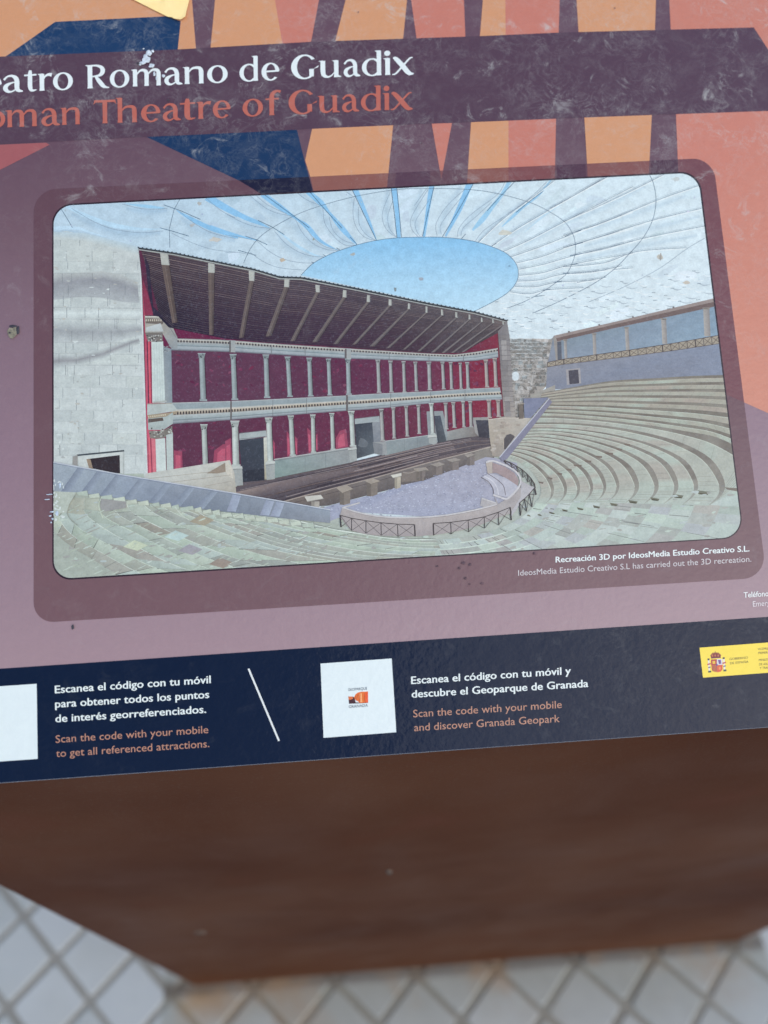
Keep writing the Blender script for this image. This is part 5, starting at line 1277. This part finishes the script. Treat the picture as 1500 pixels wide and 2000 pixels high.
GL = {
 'o': (.83, [ring(.415, .36, .415, .385, .225, .325)]),
 'e': (.78, [ring(.39, .36, .39, .385, .20, .325, 4, 318, dx=.02), Ln((.15, .375, .07), (.76, .385, .07))]),
 'a': (.80, [S((.07, .54, .09), (.19, .67, .075), (.36, .70, .10), (.50, .62, .16), (.56, .47, .185), (.56, .2, .185), (.61, .07, .15), (.79, .02, .04)),
             S((.55, .43, .04), (.36, .40, .07), (.17, .30, .15), (.12, .17, .18), (.20, .05, .13), (.33, .02, .07), (.46, .08, .055), (.55, .17, .04))]),
 't': (.52, [S((.25, .90, .10), (.24, .72, .17), (.235, .25, .185), (.27, .08, .15), (.36, .03, .09), (.50, .06, .035)), Ln((.0, .69, .07), (.5, .70, .07))]),
 'r': (.60, stem(.19) + [S((.24, .46, .04), (.33, .62, .075), (.46, .68, .12), (.58, .66, .16))]),
 'R': (1.0, [Ln((.2, 1, .20), (.2, .1, .19), (.2, 0, .23)), Pg((0, 1.0), (.2, 1.0), (.2, .93), (.05, .955)), S((.2, .965, .07), (.46, .965, .08), (.66, .89, .14), (.73, .76, .19), (.69, .62, .17), (.55, .53, .10), (.3, .50, .055)),
             S((.42, .52, .08), (.56, .32, .17), (.72, .11, .17), (.84, .03, .10), (1.0, .0, .03))]),
 'm': (1.35, stem(.18) + arch(.22, .67) + arch(.71, 1.18)),
 'n': (.95, stem(.18) + arch(.22, .75)),
 'h': (.95, stem(.18, 1.06) + arch(.22, .75)),
 'u': (.90, [S((.18, .72, .185), (.18, .25, .185), (.23, .09, .15), (.36, .025, .085), (.50, .07, .055), (.62, .2, .04))] + [Pg((.0, .72), (.18, .735), (.18, .65), (.09, .665))] + stem(.70, .72, .18) + [Pg((.72, 0), (.90, 0), (.88, .04), (.78, .08))]),
 'd': (.86, stem(.70, 1.06) + [ring(.42, .36, .42, .385, .235, .325, 42, 318)] ),
 'i': (.37, stem(.2) + [ring(.19, .93, .115, .115, .001, .001)]),
 'x': (.92, [S((.04, .70, .05), (.16, .68, .17), (.42, .40, .21), (.70, .06, .19), (.92, .01, .04)), S((.88, .71, .04), (.74, .66, .07), (.42, .32, .075), (.16, .05, .07), (.0, .01, .04))]),
 'G': (1.13, [ring(.54, .5, .54, .53, .33, .465, 38, 305, dx=.03), Ln((.83, .40, .19), (.83, .08, .18)), Pg((.92, .40), (1.13, .55), (1.1, .46), (.74, .33), (.74, .40))]),
 'T': (1.0, [Ln((.04, .95, .10), (.96, .95, .10)), Ln((.50, .95, .20), (.50, .1, .19), (.50, 0, .23)), Pg((.0, .80), (.05, 1.0), (.12, .92)), Pg((1.0, .80), (.95, 1.0), (.88, .92))]),
 'f': (.64, [S((.63, .99, .12), (.50, 1.03, .09), (.36, .96, .15), (.29, .80, .185), (.28, .4, .185), (.28, .12, .175), (.28, 0, .2)), Ln((.04, .69, .07), (.56, .70, .07))]),
}
def title(name, glyphs, base_fn, cap, col):
    k = Ink()
    for ch, x0, x1 in glyphs:
        W, pr = GL[ch]; sx = (x1 - x0) / W
        def tr(x, y): 
            X_ = x0 + x * sx; return (X_ - y * cap * .012, base_fn(X_) - y * cap)
        for q in pr:
            k.up()
            if q[0] == 'p': k.add([tr(*p) for p in q[1]], [ink(col)] * len(q[1]))
            elif q[0] == 'b':
                A, B = [tr(*p) for p in q[1]], [tr(*p) for p in q[2]]
                for i in range(len(A) - 1): k.add([A[i], A[i + 1], B[i + 1], B[i]], [ink(col)] * 4)
            else:
                pts = smooth(q[1], 6) if q[0] == 's' else q[1]; L, R2 = [], []; n = len(pts)
                for i in range(n):
                    a, b = pts[max(0, i - 1)], pts[min(n - 1, i + 1)]; dx, dy = b[0] - a[0], b[1] - a[1]; d = math.hypot(dx, dy) or 1; w_ = max(.02, pts[i][2]) / 2
                    L.append(tr(pts[i][0] - dy / d * w_, pts[i][1] + dx / d * w_)); R2.append(tr(pts[i][0] + dy / d * w_, pts[i][1] - dx / d * w_))
                for i in range(n - 1): k.add([L[i], L[i + 1], R2[i + 1], R2[i]], [ink(col)] * 4)
    return k.build(name, M_LET, board)
Ink.z += LAYER * 4
title('title_lettering', [('T', -70, -28), ('e', -29, 4), ('a', 5, 46), ('t', 48, 73), ('r', 73, 103), ('o', 104, 143), ('R', 167, 214), ('o', 215, 253), ('m', 256, 318), ('a', 320, 357), ('n', 357, 403), ('o', 405, 445),
      ('d', 468, 507), ('e', 511, 546), ('G', 569, 623), ('u', 622, 667), ('a', 670, 704), ('d', 707, 748), ('i', 747, 766), ('x', 766, 808)], lambda x: at_x([(-100, 186), (0, 182), (172, 173.5), (320, 167), (500, 158.5), (640, 152), (808, 145)], x), 45.5, (226, 240, 250))
title('subtitle_lettering', [('R', -72, -28), ('o', -28, 11), ('m', 11, 76), ('a', 80, 118), ('n', 118, 161), ('T', 183, 228), ('h', 226, 273), ('e', 276, 314), ('a', 317, 354), ('t', 352, 383), ('r', 383, 413), ('e', 416, 451),
      ('o', 474, 514), ('f', 517, 549), ('G', 564, 620), ('u', 620, 664), ('a', 667, 702), ('d', 705, 747), ('i', 746, 764), ('x', 763, 806)], lambda x: at_x([(-100, 254), (0, 250), (160, 243), (300, 238), (480, 228), (640, 220.5), (806, 213.5)], x), 45.5, (184, 108, 98))

# ------------------------------------------------------------------ marks of wear on the board
M_DROP = plain('dried_dropping', (0.55, 0.56, 0.53), 0.85, .35, 400, .6)
M_PIT = plain('exposed_core', (0.20, 0.165, 0.10), 0.7, .5, 500, .8)
M_BROWN = plain('brown_speck', (0.10, 0.048, 0.050), .7, .3, 500)
M_DARK = plain('dark_speck', (0.035, 0.028, 0.03), 0.6, .3, 500)
Ink.z = max(Ink.z, Z_TOP)
def crust(name, blobs, mat, h, seed):
    """small raised crusts with uneven rims, real thickness"""
    rr = random.Random(seed); v, f = [], []
    for x, y, rx, ry in blobs:
        a0, b0 = P(x, y); n = 11; b = len(v); s = 0.501 / 1500 * 1.02
        v.append((a0, b0, Ink.z + 1e-5 + h * rr.uniform(.6, 1)))
        for lev, (q, z) in enumerate(((.55, h * .8), (1, 0))):
            for i in range(n):
                t_ = 2 * math.pi * i / n; kk = q * rr.uniform(.7, 1.25)
                v.append((a0 + rx * s * kk * math.cos(t_), b0 + ry * s * kk * math.sin(t_), Ink.z + 1e-5 + z * rr.uniform(.6, 1.1)))
        for i in range(n):
            j = (i + 1) % n; f.append((b, b + 1 + i, b + 1 + j)); f.append((b + 1 + i, b + 1 + n + i, b + 1 + n + j, b + 1 + j))
    return mesh_obj(name, v, f, mat, board, True)
bl = [(292, 106, 6, 7), (288, 118, 9, 8), (280, 124, 8, 4), (297, 130, 6, 5), (285, 112, 5, 5), (302, 146, 2.5, 6), (306, 155, 2, 5), (299, 102, 3, 3), (281, 97, 2, 1.5), (320, 150, 3, 4), (274, 128, 3, 2)]
crust('dropping', bl, M_DROP, 0.0004, 3)
for sp_ in [(270, 125, 3, 2), (329, 197, 2.5, 2)]: crust('dropping_speck', [sp_], M_DARK, 0.0003, 4)
crust('chip', [(27, 650, 10, 11)], M_PIT, 0.0002, 5)
crust('chip_rim', [(36, 645, 3, 9), (28, 638, 8, 2.5), (20.5, 651, 2.6, 2.2)], M_DARK, 0.0004, 6)
crust('dark_speck', [(143, 1225, 3, 4.6)], M_DARK, 0.0003, 7)
for sp_ in [(905, 1100, 4, 3), (918, 1103, 2.5, 2.5), (897, 1110, 3, 2), (909, 1130, 3.5, 3), (917, 1141, 2, 1.5), (1043, 1081, 2.4, 2.4), (941, 1140, 3, 2), (854, 1106, 3, 1.5), (824, 280, 1.6, 1.6), (1200, 17.5, 1.6, 1.6), (700, 25.5, 1.4, 1.4)]:
    crust('dark_speck', [sp_], M_BROWN, 0.0002, int(sp_[0]))
crust('flake', [(103, 1000, 4, 1.6), (99, 1008, 2.5, 1.4), (104, 1014, 2.5, 2), (98, 966, 6, 1.2), (94, 976, 5, 1.0), (101, 1021, 1.6, 1.6), (118, 948, 2, 6), (112, 1003, 3, 5)], plain('flaked_white', (0.46, 0.50, 0.51), .7, .25, 400, .6), 0.00025, 9)

def front_pt(px, py):
    r = _r @ np.array([px - 750.0, py - 1000.0, F]); t_ = (FY_T - .002) / r[1]
    q = EYE + r * t_; yy = FY_B + (FY_T - FY_B) * q[2] / 1.12
    return q[0], yy, q[2]
M_SCUFF = plain('pale_scuff', (0.085, 0.050, 0.030), .8, .4, 300)
def scuff(px, py, rx, rz, seed):
    rr = random.Random(seed); x, y, z = front_pt(px, py); n = 12
    v = [(x, y - FY_B - .0008, z)]; f = []
    for i in range(n):
        t_ = 2 * math.pi * i / n; k_ = rr.uniform(.6, 1.2); v.append((x + rx * k_ * math.cos(t_), y - FY_B - .00045, z + rz * k_ * math.sin(t_)))
    for i in range(n): f.append((0, 1 + (i + 1) % n, 1 + i))
    for i in range(n): v.append((v[1 + i][0], v[1 + i][1] + .0012, v[1 + i][2]))
    for i in range(n): f.append((1 + i, 1 + (i + 1) % n, 1 + n + (i + 1) % n, 1 + n + i))
    mesh_obj('scuff', v, f, M_SCUFF, lectern, True)
for i_, a_ in enumerate(((760, 1704, .0032, .012), (392, 1821, .008, .014))): scuff(*a_, i_)

# ------------------------------------------------------------------ yellow scrap stuck near the top
def scrap():
    edge = [(258, 0), (290, 16), (320, 31), (328, 35), (337, 37), (341, 40), (353, 42.6), (358, 40), (363, 35.5), (366, 19), (371, 0), (378, -40), (372, -78), (330, -88), (270, -70), (236, -34), (244, -10)]
    mt, t, b = new_mat('yellow_film'); g = NT(t); v = g.coord()
    n1 = g.noise(v, 70, 3)
    g.l(g.mix(n1, (0.95, 0.62, 0.20), (0.96, 0.72, 0.32)), b.inputs['Base Color']); b.inputs['Roughness'].default_value = .35
    q = [P(*p) for p in edge]; cxx = sum(a for a, _ in q) / len(q); cyy = sum(b_ for _, b_ in q) / len(q)
    z0 = Ink.z + 3e-5
    vv, ff = [], []; rings = (1.0, .9, .6, .25); n = len(q)
    for r_ in rings:
        for i, (a, b_) in enumerate(q):
            lift = 0.0011 * math.exp(-((a - P(352, 40)[0]) ** 2 + (b_ - P(352, 40)[1]) ** 2) / .006 ** 2) * r_
            vv.append((cxx + (a - cxx) * r_, cyy + (b_ - cyy) * r_, z0 + .00025 + lift + (.0003 * math.sin(a * 260) if r_ < 1 else 0)))
    top_n = len(vv)
    for r_ in range(len(rings) - 1):
        for i in range(n):
            j = (i + 1) % n; ff.append((r_ * n + i, r_ * n + j, (r_ + 1) * n + j, (r_ + 1) * n + i))
    ff.append(tuple(range((len(rings) - 1) * n, len(rings) * n)))
    for i in range(n): vv.append((vv[i][0], vv[i][1], vv[i][2] - .00022))
    for i in range(n): j = (i + 1) % n; ff.append((i, top_n + i, top_n + j, j))
    ff.append(tuple(range(top_n, top_n + n)))
    me = bpy.data.meshes.new('yellow_scrap'); me.from_pydata(vv, [], ff); me.update(); me.materials.append(mt)
    me.validate()
    import bmesh
    bm = bmesh.new(); bm.from_mesh(me); bmesh.ops.recalc_face_normals(bm, faces=bm.faces); bm.to_mesh(me); bm.free()
    o = bpy.data.objects.new('sticker_scrap', me); C.objects.link(o)
    o.matrix_world = Matrix.Translation(Vector([float(x) for x in O_B])) @ Matrix.Rotation(TILT, 4, 'X')
    tag(o, 'torn scrap of bright yellow film stuck on the board above the title', 'sticker')
scrap()
